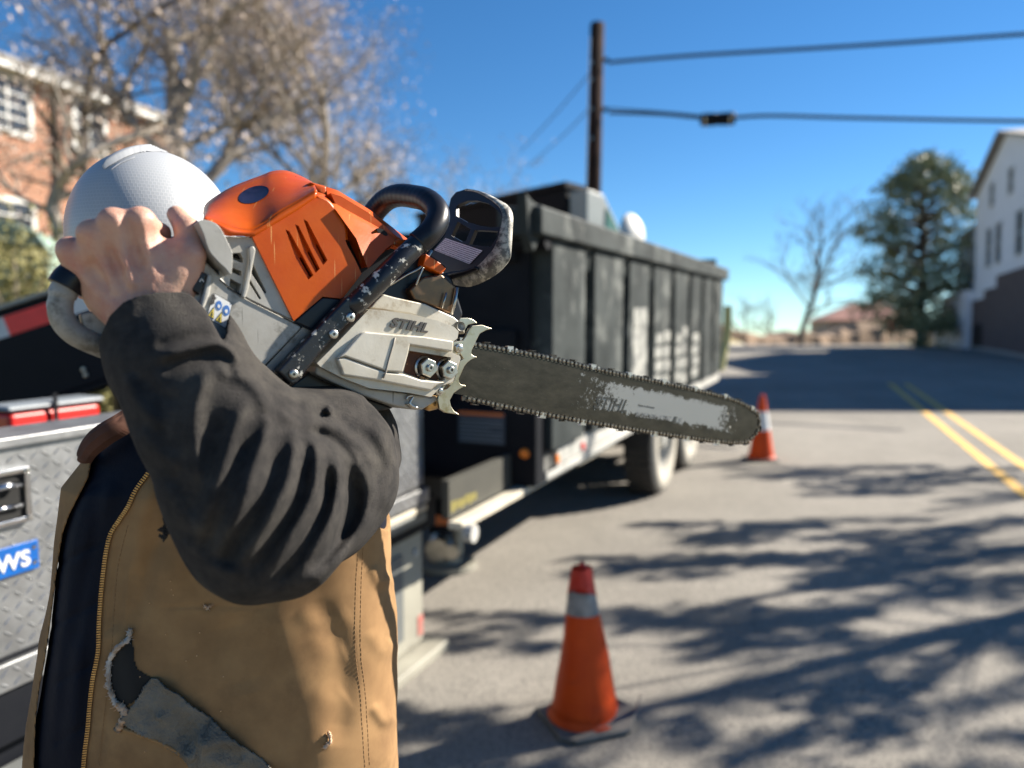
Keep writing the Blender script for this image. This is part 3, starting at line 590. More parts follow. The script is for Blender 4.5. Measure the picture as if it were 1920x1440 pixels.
# ================================================================ VEHICLES
TH = math.radians(23.5); HV = Vector((math.sin(TH), math.cos(TH), SL*math.cos(TH))).normalized(); LV = Vector((-math.cos(TH), math.sin(TH), SL*math.sin(TH))).normalized(); NV = HV.cross(LV).normalized()
if NV.z < 0: NV = -NV
B0 = Vector((.11, 4.12, gz(0, 4.12)))
def TT(u, v, w_): return B0 + HV*u + LV*v + NV*w_
def wheel(par, c, ax, R, wd, name='wheel'):
    """c: centre of outer face, ax: outward axis"""
    m = MB(); m.lathe(c-ax*wd, ax, [(R*.6,0),(R*.93,.0),(R,.04),(R,wd-.04),(R*.96,wd-.01)], 36); t = m.build(name, M['rubber'], par, smooth=False)
    m = MB(); m.lathe(c-ax*.012, ax, [(R*.96,0),(R*.90,.03),(R*.72,.035),(R*.60,.0),(R*.60,-.08)], 36); m.build('sidewall', M['tyre_dusty'], t, smooth=True)
    m = MB(); m.lathe(c-ax*.05, ax, [(R*.60,.03),(R*.56,.035),(R*.52,-.08),(R*.30,-.10),(R*.28,-.03),(R*.16,-.02),(R*.15,.05),(0,.06)], 30); m.build('rim', M['dirty_white'], t, smooth=False)
    m = MB(); x = ax.orthogonal().normalized(); y = ax.cross(x)
    for k in range(10): a = 2*math.pi*k/10; p = c-ax*.14+(x*math.cos(a)+y*math.sin(a))*R*.4; m.cyl(p, p+ax*.05, .018, 6)
    m.build('wheel_nut', M['steel'], t)
    # tread blocks
    m = MB()
    for k in range(40):
        a = 2*math.pi*k/40; d = x*math.cos(a)+y*math.sin(a); e = ax.cross(d)
        for o_ in (.25, .75): p = c - ax*wd*o_ + d*(R+.006); m.bar(p-ax*wd*.2, p+ax*wd*.2, .05, .016, d)
    m.build('tread', M['rubber'], t); return t
def dump_truck():
    r = root('dump_truck', TT(0,0,0), 'long black ribbed dump body on a truck parked at the left kerb', 'truck')
    W = 2.3; L = 5.95
    side = MB(); side.box(TT, .0, L, .03, .075, .92, 2.16); side.build('side_panel', M['truck_black'], r)
    side = MB(); side.box(TT, .0, L, W-.075, W-.03, .92, 2.16); side.build('side_panel', M['truck_black'], r)
    fl = MB(); fl.box(TT, .02, L-.02, .08, W-.08, .92, 1.0); fl.build('floor', M['truck_dark'], r)
    hb = MB(); hb.box(TT, L, L+.06, .0, W, .92, 2.32); hb.build('headboard', M['truck_black'], r)
    gaps = [.65, 1.46, 2.2, 2.99, 3.76, 4.45, 5.2]; 
    for k, g in enumerate(gaps):
        # trapezoid box section post: wide light face, dark rear flank
        a = g+.07; b = (gaps[k+1] if k+1 < len(gaps) else L)-.105; m = MB(); c = []
        for w_ in (.96, 2.06):
            c += [TT(a,-.11,w_), TT(b,-.11,w_), TT(b+.02,.028,w_), TT(a-.01,.028,w_)]
        m.hexa(c); m.build('side_post', M['truck_black'], r, bevel=.008)
        m = MB(); m.hexa([TT(g-.06,-.05,1.93),TT(g+.03,-.085,1.93),TT(g+.03,.028,1.93),TT(g-.06,.028,1.93),TT(g-.12,-.10,2.06),TT(g+.03,-.10,2.06),TT(g+.03,.028,2.06),TT(g-.12,.028,2.06)]); m.build('post_gusset', M['truck_black'], r)
    m = MB(); c = []
    for w_ in (.96, 2.06): c += [TT(.0,-.11,w_), TT(.54,-.11,w_), TT(.56,.028,w_), TT(.0,.028,w_)]
    m.hexa(c); m.build('corner_post', M['truck_black'], r, bevel=.008)
    for v0, v1 in ((-.15,.09), (W-.09, W+.10)):
        m = MB(); m.box(TT, -.26, L+.06, v0, v1, 2.06, 2.2); m.build('top_rail', M['truck_black'], r, bevel=.015)
    m = MB(); m.box(TT, -.02, L, -.07, .028, .84, .955); m.build('bottom_rail', M['dirty_white'], r, bevel=.01)
    # flared rear corner plate
    m = MB(); pl = [(-.34,2.25),(-.26,2.22),(-.16,2.21),(-.16,2.05),(-.24,1.98),(-.31,2.06)]
    m.add([TT(u,-.10,w_) for u,w_ in pl]+[TT(u,-.05,w_) for u,w_ in pl], [tuple(range(6)), tuple(range(11,5,-1))]+[(i,(i+1)%6,(i+1)%6+6,i+6) for i in range(6)]); m.build('flared_corner', M['truck_black'], r, bevel=.006)
    # tailgate: dark face, ribs, hinges
    tg = MB(); tg.box(TT, -.06, -.01, .0, W, .95, 2.12); t = tg.build('tailgate', M['truck_dark'], r, bevel=.01)
    for w_ in (1.1, 1.55, 2.0): m = MB(); m.box(TT, -.12, -.062, .06, W-.06, w_-.05, w_+.05); m.build('tailgate_rib', M['truck_dark'], t, bevel=.008)
    for v in (.35, 1.15, 1.95): m = MB(); m.box(TT, -.115, -.062, v-.04, v+.04, 1.16, 1.49); m.build('tailgate_rib', M['truck_dark'], t)
    m = MB(); m.cyl(TT(-.10,-.12,2.05), TT(-.10,.14,2.05), .05, 12); m.build('hinge', M['truck_dark'], r)
    # frame under the body
    for v in (.62, 1.55): m = MB(); m.box(TT, -.5, L+1.3, v, v+.1, .62, .90); m.build('frame_rail', M['truck_dark'], r)
    m = MB(); m.box(TT, -.13, .2, -.07, W-.05, .79, 1.20); m.build('rear_crossmember', M['truck_dark'], r, bevel=.01)
    m = MB(); m.box(TT, .5, 1.6, .75, 1.3, .38, .60); m.build('side_tank', M['truck_dark'], r, bevel=.03)
    m = MB(); m.box(TT, .02, 1.8, -.075, -.01, .795, .836); m.build('side_skirt', M['dirty_white'], r, bevel=.006)
    for (u, mm) in ((.18, 'amber'), (.62, 'red_lens')): m = MB(); c = TT(u,-.0705,.885); m.lathe(c, -LV, [(.0,.012),(.022,.011),(.026,0)], 14); m.build('marker_lamp', M[mm], r)
    # lamp on the rear crossmember and the rating placard on the tailgate
    c = P(986, 849, 4.0); c = TT(-.131, (c-TT(-.131,0,0)).dot(LV), (c-TT(-.131,0,0)).dot(NV)); m = MB(); m.lathe(c, -HV, [(.0,.02),(.02,.018),(.027,0)], 18); m.build('marker_lamp', M['amber'], r)
    m = MB(); m.box(TT, -.142, -.132, .10, .37, 1.0, 1.17); pc = m.build('placard', M['label_dark'], r); m = MB(); m.box(TT, -.146, -.143, .105, .365, 1.15, 1.167); m.build('placard_stripe', M['orange_dull'], pc)
    m = MB()
    for k in range(6): m.box(TT, -.146, -.143, .115 if k != 3 else .18, .355, 1.012+k*.021, 1.018+k*.021)
    m.build('placard_text', M['placard_grey'], pc)
    # white lettering blocks, too blurred to read, between the posts
    for (u0,u1,w0,w1) in ((1.60,2.02,1.16,1.72),(2.30,2.58,1.10,1.54),(2.62,2.86,1.06,1.56),(3.12,3.34,1.06,1.52),(3.38,3.62,1.02,1.58),(3.90,4.25,1.04,1.50)):
        m = MB(); n_ = 4; hh = (w1-w0)/n_
        for q in range(n_): m.box(TT, u0+.03*(q%2), u1-.02*((q+1)%2), -.1145, -.1105, w0+q*hh, w0+q*hh+hh*(.96 if u0 < 2 else .72))
        m.build('white_lettering', M['worn_white'], r)
    # yellow strap hanging on the front corner
    m = MB(); m.tube([TT(5.85,-.17,1.75), TT(5.8,-.18,1.45), TT(5.7,-.17,1.25), TT(5.5,-.17,1.0)], [.05,.05,.045,.03], 6, flat=.3); m.build('yellow_strap', M['strap'], r)
    # wheels: tandem axle, doubled
    for u in (3.35, 4.62):
        for v0, ax in ((.02, -LV), (W-.02, LV)):
            wheel(r, TT(u, v0, .50), ax, .50, .27); m = MB()
            a = [math.radians(x_) for x_ in range(15, 170, 12)]
            for a0, a1 in zip(a[:-1], a[1:]):
                q = []
                for rr in (.55,.565):
                    q += [TT(u+math.cos(a0)*rr, v0+(.0 if v0<1 else -.3), .5+math.sin(a0)*rr*.72), TT(u+math.cos(a1)*rr, v0+(.0 if v0<1 else -.3), .5+math.sin(a1)*rr*.72), TT(u+math.cos(a1)*rr, v0+(.3 if v0<1 else .0), .5+math.sin(a1)*rr*.72), TT(u+math.cos(a0)*rr, v0+(.3 if v0<1 else .0), .5+math.sin(a0)*rr*.72)]
                m.hexa(q)
            m.build('mudguard', M['truck_dark'], r)
        m = MB(); m.cyl(TT(u,.25,.5), TT(u,W-.25,.5), .08, 12); m.build('axle', M['truck_dark'], r)
    # cab in front of the body
    cb = MB(); cb.box(TT, L+.2, L+1.3, .5, W-.05, .5, 1.95); cb.build('cab', M['truck_black'], r, bevel=.08)
    for v0, ax in ((.42,-LV),(W-.05,LV)): wheel(r, TT(L+.85, v0, .5), ax, .5, .27)
M['label_dark'] = mat('placard_dark', (.03,.045,.065), rough=.5); M['orange_dull'] = mat('placard_orange', (.55,.14,.03), rough=.5); M['placard_grey'] = mat('placard_text_grey', (.14,.17,.20), rough=.6)
M['worn_white'] = mat('worn_white_paint', (.34,.34,.31), (.12,.125,.12), .6, scale=9, lo=.42, hi=.62); M['strap'] = mat('yellow_strap', (.65,.58,.25), rough=.8)
dump_truck()
# white domed thing standing behind the dump body
def dome():
    c = P(1186, 440, 9.0); r = root('satellite_dish', Vector((c.x, c.y, gz(c.x,c.y))), 'white upright dish showing over the dump body rail', 'dish')
    m = MB(); b = Vector((c.x, c.y, gz(c.x,c.y))); m.cyl(b, c-Vector((0,0,.15)), .05, 10); m.build('mast', M['steel'], r)
    m = MB(); ax = Vector((.75,-.65,.05)); m.lathe(c, ax, [(.0,.09),(.10,.08),(.19,.05),(.245,.0),(.25,-.015),(.22,-.02),(0,.05)], 28); m.build('reflector', M['white'], r, smooth=True)
dome()
# ---------------------------------------------------------------- dark box truck beyond
def box_truck():
    A = Vector((.76,11,0)); A.z = gz(.76,11); Bd = Vector((-.672,.74,0)); T = frame_T(A, Bd)   # u along the long dark side, v to the ... 
    sg = 1 if T(0,1,0).x > A.x else -1
    r = root('box_truck', A, 'tall dark box truck parked ahead of the dump body', 'truck')
    ht = lambda px, py, d: P(px,py,d).z - A.z
    H = ht(1060,347,11)
    sec = [(.0,.8),(2.2,.8),(2.2,H-1.0),(.95,H-.72),(.40,H-.08),(.0,H-.06)]
    def lo(name, mm, u0, u1, sc, par=r, bev=.02):
        q = [T(u0,sg*v,z_) for v,z_ in sc]+[T(u1,sg*v,z_) for v,z_ in sc]; n = len(sc); m = MB(); m.add(q, [tuple(range(n)), tuple(range(2*n-1,n-1,-1))]+[(i,(i+1)%n,(i+1)%n+n,i+n) for i in range(n)]); return m.build(name, mm, par, bevel=bev)
    lo('cargo_box', M['truck_dark'], .0, 3.6, sec)
    cb = lo('cab', M['truck_grey'], -.35, -.02, [(.05,.7),(2.1,.7),(2.1,H-1.1),(.92,H-.80),(.40,H-.16),(.05,H-.12)])
    lo('side_window', M['green_glass'], -.365, -.352, [(.42,H-.85),(.86,H-.88),(.80,H-.74),(.46,H-.34)], cb, .0)
    lo('roof_trim', M['boom'], -.03, 3.63, [(-.04,H-.058),(.42,H-.078),(.42,H+.0),(-.04,H+.02)], r, 0)
    for (u,v) in ((.6,.0),(3.0,.0),(.6,2.2),(3.0,2.2)):
        ax = (T(0,-sg,0)-T(0,0,0)) if v < 1 else (T(0,sg,0)-T(0,0,0)); wheel(r, T(u, sg*v, .45), ax.normalized(), .45, .25)
M['truck_grey'] = mat('light_grey_cab_paint', (.30,.33,.33), (.24,.27,.27), .4, scale=2)
box_truck()
# ---------------------------------------------------------------- tool box, its cabinet and the rear deck
TBV = .375
def rbox(name, m, par, u0,u1,v0,v1,w0,w1, bevel=0): b = MB(); b.box(TT,u0,u1,v0,v1,w0,w1); return b.build(name, m, par, bevel=bevel)
u_end = -.50
def tool_box():
    r = root('tool_box', TT(-3, TBV, .80), 'long silver diamond plate tool box behind the worker', 'tool box')
    rbox('body', M['alu'], r, -3.6, u_end, TBV+.004, TBV+.17, .835, 1.36)
    rbox('lid', M['alu'], r, -3.6, u_end+.01, TBV-.012, TBV+.18, 1.362, 1.387, .004)
    rbox('bottom_flange', M['alu'], r, -3.6, u_end+.012, TBV-.022, TBV+.02, .762, .832, .004)
    rbox('drip_edge', M['truck_dark'], r, -3.6, u_end, TBV-.006, TBV+.003, .832, .843)
    # raised tread: crossed lozenges pressed into the sheet
    def tread(u0, u1, w0, w1, v, pitch=.031):
        V = []; F = []; nU = int((u1-u0)/pitch); nW = int((w1-w0)/pitch); 
        for i in range(nU):
            for j in range(nW):
                cu = u0+(i+.5)*pitch; cw = w0+(j+.5)*pitch; a = math.radians(40 if (i+j)%2 else -40); a += rnd.uniform(-.05,.05)
                du, dw = math.cos(a), math.sin(a); l, h = .0170, .0030; n0 = len(V)
                for (s, t, z) in ((-l,0,0),(0,-h,0),(l,0,0),(0,h,0),(-l*.35,0,.0028),(l*.35,0,.0028)):
                    V.append(TT(cu+du*s-dw*t, v-.0003-z, cw+dw*s+du*t))
                F += [(n0,n0+1,n0+4),(n0+1,n0+5,n0+4),(n0+1,n0+2,n0+5),(n0+2,n0+3,n0+5),(n0+3,n0+4,n0+5),(n0+3,n0,n0+4)]
        o = mesh('tread_pattern', V, F, M['alu_rib'], r, False); fixn(o); o['kind'] = 'stuff'; return o
    tread(-3.1, u_end, .85, 1.35, TBV+.004); tread(-3.1, u_end, .765, .83, TBV-.022)
    # lid top tread
    # paddle latch
    c = P(8, 938, 1.88); uc = (c-B0).dot(HV); wc = (c-B0).dot(NV)
    m = MB()
    for (a,b,c_,d) in ((-.075,.075,.055,.07),(-.075,.075,-.07,-.055),(-.075,-.06,-.055,.055),(.06,.075,-.055,.055)): m.box(TT, uc+a+.0, uc+b, TBV-.014, TBV+.003, wc+c_, wc+d)
    lt = m.build('paddle_latch', M['chrome'], r, bevel=.003); rbox('latch_recess', M['void'], lt, uc-.06, uc+.06, TBV-.004, TBV+.002, wc-.055, wc+.055)
    m = MB(); m.tube([TT(uc-.05,TBV-.02,wc+.03), TT(uc,TBV-.03,wc+.035), TT(uc+.04,TBV-.02,wc+.03)], [.012,.014,.012], 10, flat=.6); m.tube([TT(uc-.05,TBV-.012,wc-.02), TT(uc+.05,TBV-.012,wc-.025)], .006, 8); m.build('latch_handle', M['chrome'], lt, smooth=True)
    for (a,b) in ((.065,.06),(.065,-.06)): m = MB(); p = TT(uc+a,TBV-.015,wc+b); m.lathe(p, -LV, [(0,.004),(.005,.004),(.008,0)], 12); m.build('rivet', M['steel'], lt)
    # blue sign plate
    c0 = P(74, 1020, 1.98); u1 = (c0-B0).dot(HV); def_w = (P(36,1045,1.95)-B0).dot(NV)
    s = rbox('sign_plate', M['blue_sign'], r, u1-.42, u1, TBV-.006, TBV-.0005, def_w-.038, def_w+.038, .003)
    for a in (-.022, .022): m = MB(); p = TT(u1-.012,TBV-.0065,def_w+a*.9); m.lathe(p, -LV, [(0,.003),(.003,.003),(.0065,0)], 12); m.build('rivet', M['chrome'], s)
    text('sign_lettering', 'WS', TT(u1-.024,TBV-.0068,def_w-.021), HV, NV, .056, M['white'], s, .0008, align='RIGHT', bold=.0016)
def text(name, body, loc, xd, yd, size, m, parent, extr=.001, align='LEFT', shear=0, bold=0, sx=1):
    cu = bpy.data.curves.new(name, 'FONT'); cu.body = body; cu.size = size; cu.extrude = extr; cu.align_x = align; cu.shear = shear; cu.offset = bold; cu.space_character = 1.05
    ob = bpy.data.objects.new('tmp', cu); COL.objects.link(ob); dg = bpy.context.evaluated_depsgraph_get(); me = bpy.data.meshes.new_from_object(ob.evaluated_get(dg)); bpy.data.objects.remove(ob)
    xd = Vector(xd).normalized(); yd = (Vector(yd) - xd*Vector(yd).dot(xd)).normalized(); zd = xd.cross(yd); o0 = org(parent)
    for v in me.vertices: v.co = Vector(loc) - o0 + xd*v.co.x*sx + yd*v.co.y + zd*v.co.z
    me.materials.clear(); me.materials.append(m); me.name = name; o = bpy.data.objects.new(name, me); link(o, parent); return o
rnd = random.Random(3)
tool_box()
def deck():
    r = root('flatbed_deck', TT(-3, .4, .6), 'black flatbed deck carrying the tool box and boom', 'truck bed')
    rbox('deck_plate', M['truck_dark'], r, -3.7, -.40, TBV+.03, 2.3, .70, .783)
    rbox('side_rail', M['truck_dark'], r, -3.7, -.40, TBV-.01, TBV+.028, .62, .78, .006)
    rbox('lower_rail', M['truck_grey2'], r, -3.7, -1.2, TBV-.06, TBV+.02, .50, .56, .01)
    rbox('under_box', M['truck_dark'], r, -3.7, -1.25, TBV+.03, 2.2, .30, .69)
    for k in range(5): m = MB(); m.tube([TT(-2.65+.02*k,TBV-.04,.48), TT(-2.3,TBV-.06-.01*k,.40-.02*k), TT(-1.9,TBV-.03,.30-.03*k), TT(-1.5,TBV,.34)], .016, 8); m.build('hose', M['black_clean'], r, smooth=True)
    for u in (-2.75,): wheel(r, TT(u, TBV+.1, .42), -LV, .42, .25)
    # long cream beam running forward under the dump body
    bm_ = root('outrigger_beam', TT(-.9, .0, .74), 'cream painted beam slanting forward under the dump body', 'beam')
    rbox('beam', M['beam_cream'], bm_, -.86, .62, -.02, .05, .752, .785, .004); rbox('beam_end', M['beam_cream'], bm_, .66, 1.5, -.03, .03, .75, .782, .004)
    rbox('gusset_panel', M['olive'], bm_, -.84, -.16, .055, .09, .79, .96)
    m = MB(); m.cyl(TT(-.84,-.03,.74), TT(-.84,-.07,.74), .04, 14); m.build('end_cap', M['dirty_white'], bm_)
    m = MB()
    for k, (a_, b_) in enumerate(((.0,.035),(.045,.075),(.085,.125),(.135,.16),(.17,.205),(.215,.25))): m.box(TT, -.82+a_, -.82+b_, .0535, .0548, .815+.006*(k%2), .862-.004*(k%3))
    m.build('worn_yellow_lettering', M['strap2'], bm_)
M['truck_grey2'] = mat('grey_rail_paint', (.10,.11,.11), (.15,.155,.15), .5, scale=3); M['strap2'] = mat('faded_yellow_letters', (.20,.17,.035), rough=.7)
deck()
def cab_box():
    r = root('stabiliser_housing', TT(-.8, TBV, 0), 'grey painted steel housing standing under the tool box end', 'stabiliser')
    rbox('housing', M['putty'], r, -1.15, u_end-.02, TBV+.0, TBV+.34, .06, .66, .012)
    rbox('head_channel', M['truck_grey2'], r, -1.2, u_end+.0, TBV-.015, TBV+.3, .665, .72, .01); rbox('top_strip', M['beam_cream'], r, -1.2, u_end+.0, TBV-.02, TBV+.02, .722, .75, .006)
    rbox('foot', M['putty'], r, -1.25, u_end+.06, TBV-.10, TBV+.42, .0, .05, .008)
    rbox('door', M['truck_grey2'], r, -1.10, -.72, TBV-.012, TBV-.001, .14, .56, .006)
    m = MB(); m.lathe(TT(-.60,TBV-.001,.53), -LV, [(0,.012),(.016,.012),(.02,0)], 14); m.build('bolt_head', M['dirty_white'], r)
    rbox('red_patch', M['red_faded'], r, -.58, u_end-.03, TBV-.004, TBV-.001, .10, .20)
M['red_faded'] = mat('faded_red_patch', (.42,.12,.10), (.30,.16,.13), .6, scale=20)
cab_box()
def outrigger():
    b = G(832, 1062); r = root('outrigger_leg', b, 'black hydraulic outrigger leg with an orange reflector on the asphalt', 'outrigger')
    T = frame_T(b, (1,0,0)); f = lambda px, py: P(px, py, b.y)
    m = MB(); m.box(T, -.09, .06, -.08, .08, .24, 1.15); m.build('outer_sleeve', M['truck_dark'], r, bevel=.01)
    m = MB(); m.cyl(T(.10,-.05,.10), T(.10,-.05,.60), .032, 14); m.build('chrome_rod', M['putty'], r, smooth=False)
    m = MB(); m.box(T, .065, .14, -.08, .0, .46, 1.1); m.build('ram_body', M['olive'], r, bevel=.01)
    m = MB(); m.cyl(T(-.04,-.09,.13), T(-.04,.09,.13), .075, 18); m.cyl(T(.06,-.10,.12), T(.06,.04,.12), .05, 16); m.build('pivot', M['steel'], r)
    m = MB(); m.cyl(T(.02,0,0), T(.02,0,.035), .20, 24); m.cyl(T(.02,0,.035), T(.02,0,.07), .10, 20); m.build('foot_pad', M['putty'], r)
    m = MB(); m.box(T, -.075, .045, -.088, -.081, .30, .44); m.build('reflector', M['orange_dull'], r)
    m = MB(); m.box(T, -.35, -.1, -.06, .3, .75, 1.25); m.build('support_arm', M['truck_dark'], r)
outrigger()
def boom():
    a = P(-260, 772, 3.35); b = P(470, 532, 3.55); r = root('loader_boom', TT(-1.6,1.6,.78), 'black loader boom with red and white reflective tape crossing behind the worker', 'boom')
    d = (b-a).normalized(); n = d.cross(Vector((0,0,1))).normalized(); n = -n if n.y > 0 else n; up = n.cross(d); up = -up if up.z < 0 else up
    F_ = lambda s, o_, h: a + d*s + n*o_ + up*h
    Ln = (b-a).length; m = MB()
    H0, H1 = .212, .212
    m.hexa([F_(0,.09,-H0),F_(Ln,.09,-H1),F_(Ln,-.16,-H1),F_(0,-.16,-H0),F_(0,.09,H0),F_(Ln,.09,H1),F_(Ln,-.16,H1),F_(0,-.16,H0)]); bo = m.build('arm', M['boom'], r, bevel=.012)
    m = MB(); m.hexa([F_(0,.11,H0+.001),F_(Ln,.11,H1+.001),F_(Ln,-.18,H1+.001),F_(0,-.18,H0+.001),F_(0,.11,H0+.02),F_(Ln,.11,H1+.02),F_(Ln,-.18,H1+.02),F_(0,-.18,H0+.02)]); m.build('top_flange', M['putty'], r)
    m = MB(); m.hexa([F_(0,.11,-H0-.02),F_(Ln,.11,-H1-.02),F_(Ln,-.18,-H1-.02),F_(0,-.18,-H0-.02),F_(0,.11,-H0-.001),F_(Ln,.11,-H1-.001),F_(Ln,-.18,-H1-.001),F_(0,-.18,-H0-.001)]); m.build('bottom_flange', M['boom'], r)
    # tape segments
    def sat(px, py):   # position on the arm's face along its length
        q = ray(px, py); t = (a + n*.0905 - CAM).dot(n)/q.dot(n); return (CAM + q*t - a).dot(d)
    edges = [sat(-200,690), sat(-95,655), sat(14,615), sat(98,592), sat(188,565), sat(260,540), sat(330,520)]; 
    for k, (s0, s1) in enumerate(zip(edges[:-1], edges[1:])):
        h = lambda s: H0+(H1-H0)*s/Ln; m = MB()
        m.hexa([F_(s0,.0915,h(s0)-.115),F_(s1,.0915,h(s1)-.115),F_(s1,.0935,h(s1)-.115),F_(s0,.0935,h(s0)-.115),F_(s0,.0915,h(s0)-.03),F_(s1,.0915,h(s1)-.03),F_(s1,.0935,h(s1)-.03),F_(s0,.0935,h(s0)-.03)])
        m.build('reflective_tape', M['white'] if k%2 else M['tape_red'], bo)
    for (px,py) in ((157,693),(161,703)):
        q = ray(px, py); t = (a + n*.0905 - CAM).dot(n)/q.dot(n); p = CAM+q*t; m = MB(); m.lathe(p, n, [(0,.008),(.008,.007),(.011,0)], 10); m.build('grease_nipple', M['steel'], bo)
    # pedestal
    m = MB(); m.cyl(TT(-.9,1.75,.78), TT(-.9,1.75,1.35), .17, 20); m.build('pedestal', M['boom'], r); c = TT(-.9,1.75,1.35)
    m = MB(); m.bar(c, F_(Ln-.2,-.03,0), .2, .3); m.build('lower_link', M['boom'], r)
boom()
def cooler():
    c = P(92, 752, 2.75); u = (c-B0).dot(HV); v = (c-B0).dot(LV); r = root('drinks_cooler', TT(u, v, .785), 'red drinks cooler with a pale lid behind the tool box', 'cooler')
    wt = (c-B0).dot(NV)
    b = MB(); b.box(TT, u-.16, u+.19, v-.02, v+.10, .785, wt-.024); b.build('body', M['red'], r, bevel=.02)
    b = MB(); b.box(TT, u-.17, u+.20, v-.03, v+.11, wt-.022, wt); b.build('lid', M['cooler_lid'], r, bevel=.015)
    b = MB(); b.box(TT, u-.01, u+.005, v-.036, v-.031, .9, wt+.03); b.build('strap', M['truck_dark'], r)
cooler()
# ---------------------------------------------------------------- traffic cones
def cone(base, label, hgt, rot, lean, chewed):
    r = root('traffic_cone', base, label, 'cone', 'traffic cones on the asphalt'); n = Vector((0,-SL,1)).normalized(); T = frame_T(base, (math.cos(rot), math.sin(rot), SL*math.sin(rot)), n)
    m = MB(); pts = []; h = .170 if chewed else .175
    q = [(-h,-h+.05),(-h+.05,-h),(h-.05,-h),(h,-h+.05),(h,h-.05),(h-.05,h),(-h+.05,h),(-h,h-.05)]
    lft = [0,0,0,.045 if chewed else 0,0,0,0,0]
    m.add([T(a,b,.004+l) for (a,b),l in zip(q,lft)]+[T(a,b,.026+l*1.4) for (a,b),l in zip(q,lft)], [tuple(range(7,-1,-1)), tuple(range(8,16))]+[(i,(i+1)%8,(i+1)%8+8,i+8) for i in range(8)]); m.build('base', M['cone_base'], r, bevel=.006)
    ax = (n + Vector(lean)).normalized(); c = Vector(base) + n*.034
    R = lambda t: .142*(1-t) + (.036 if chewed else .027)*t
    def ring(name, t0, t1, mm, o_=0, rag=0, par=r):
        b = MB(); k = 6; N = 40; V = []; x = ax.orthogonal().normalized(); y = ax.cross(x)
        for i in range(k+1):
            t = t0+(t1-t0)*i/k
            for j in range(N):
                a = 2*math.pi*j/N; tt = t + (rag*(math.cos(a+2.6)-.3+.12*math.sin(a*5))*(i == 0) if rag else 0); wob = .003*math.sin(3*a+t*9) if chewed else 0
                V.append(c + ax*hgt*tt + (x*math.cos(a)+y*math.sin(a))*(R(tt)+o_+wob))
        b.add(V, [(i*N+j, i*N+(j+1)%N, (i+1)*N+(j+1)%N, (i+1)*N+j) for i in range(k) for j in range(N)]); return b.build(name, mm, par, smooth=True)
    bd = ring('body', 0, .80 if chewed else 1.0, M['cone'])
    b = MB(); b.lathe(c, ax, [(.160,0),(.158,.006),(.146,.012),(.143,.03)], 40); b.build('foot_ring', M['cone'], bd, smooth=True)
    if chewed:
        ring('collar', .70, .85, M['reflect'], .002); ring('tip', .83, 1.0, M['cone_tip'], .0045, .055)
        b = MB(); t = c+ax*hgt; b.tube([t+Vector((-.014,0,-.006)), t+Vector((0,0,.012)), t+Vector((.022,0,-.008)), t+Vector((.03,0,-.03))], [.02,.022,.018,.01], 8, flat=.7); b.build('folded_top', M['cone_tip'], r, smooth=True)
        b = MB(); p = T(h-.02,-h+.05,.05); b.tube([p, p+Vector((.02,0,.03)), p+Vector((.035,0,.09))], [.02,.012,.004], 8, flat=.4); b.build('torn_corner', M['reflect'], r)
    else:
        ring('collar', .45, .75, M['reflect2'], .002); b = MB(); b.lathe(c+ax*(hgt-.0), ax, [(.028,-.02),(.024,.008),(.0,.012)], 16); b.build('cap', M['cone_tip'], r)
M['reflect2'] = mat('white_reflective_collar', (.70,.70,.70), (.6,.6,.6), .4, scale=8)
g1 = G(1098, 1350); g2 = G(1427, 862)
cone(g1, 'scuffed orange cone with a grey collar on the near asphalt', .62, .35, (-.035,0,0), True)
cone(g2, 'red and white cone under the tip of the guide bar', .70, .1, (-.01,0,0), False)
# small pale stone on the crest
# ================================================================ CHAINSAW (measured in its own plane)
SA = math.radians(36); SAX = Vector((math.cos(SA), math.sin(SA), 0)); SN = Vector((math.sin(SA), -math.cos(SA), .02)).normalized(); SO = P(700, 600, .92)
class Plane:
    def __init__(s, o, n): s.o = Vector(o); s.n = Vector(n).normalized()
    def at(s, px, py, h=0):
        r = ray(px, py); return CAM + r*(((s.o + s.n*h) - CAM).dot(s.n)/r.dot(s.n))
SPL = Plane(SO, SN)
def SP(px, py, h=0): return SPL.at(px, py, h)
Z1 = lambda x, y: (340+x/3, 300+y/3)
Z3 = lambda x, y: (560+x/4.8, 480+y/4.8)
Z4 = lambda x, y: (780+x/2.9091, 600+y/2.9091)
Z5 = lambda x, y: (360+x/6, 300+y/6)
Z6 = lambda x, y: (660+x/6, 320+y/6)
Z7 = lambda x, y: (340+x/4.8, 480+y/4.8)
saw = root('chainsaw', SP(640, 600, -.05), 'orange and white chainsaw with a long dark bar carried over the shoulder', 'chainsaw')
def poly_area(p): return sum(p[i][0]*p[(i+1)%len(p)][1]-p[(i+1)%len(p)][0]*p[i][1] for i in range(len(p)))/2
def prism(name, pp, h0, h1, m, par=saw, bevel=.0015, pl=SPL, seg=2, smooth_n=0):
    if smooth_n: pp = sm2(list(pp)+[pp[0]], smooth_n)[:-1]
    f = [pl.at(px, py, h0) for px, py in pp]; b = [v - pl.n*(h0-h1) for v in f]; n = len(f)
    F = [tuple(range(n)), tuple(range(2*n-1, n-1, -1))] + [((i+1)%n, i, i+n, (i+1)%n+n) for i in range(n)]
    return fixn(mesh(name, f+b, F, m, par, bevel=bevel, seg=seg))
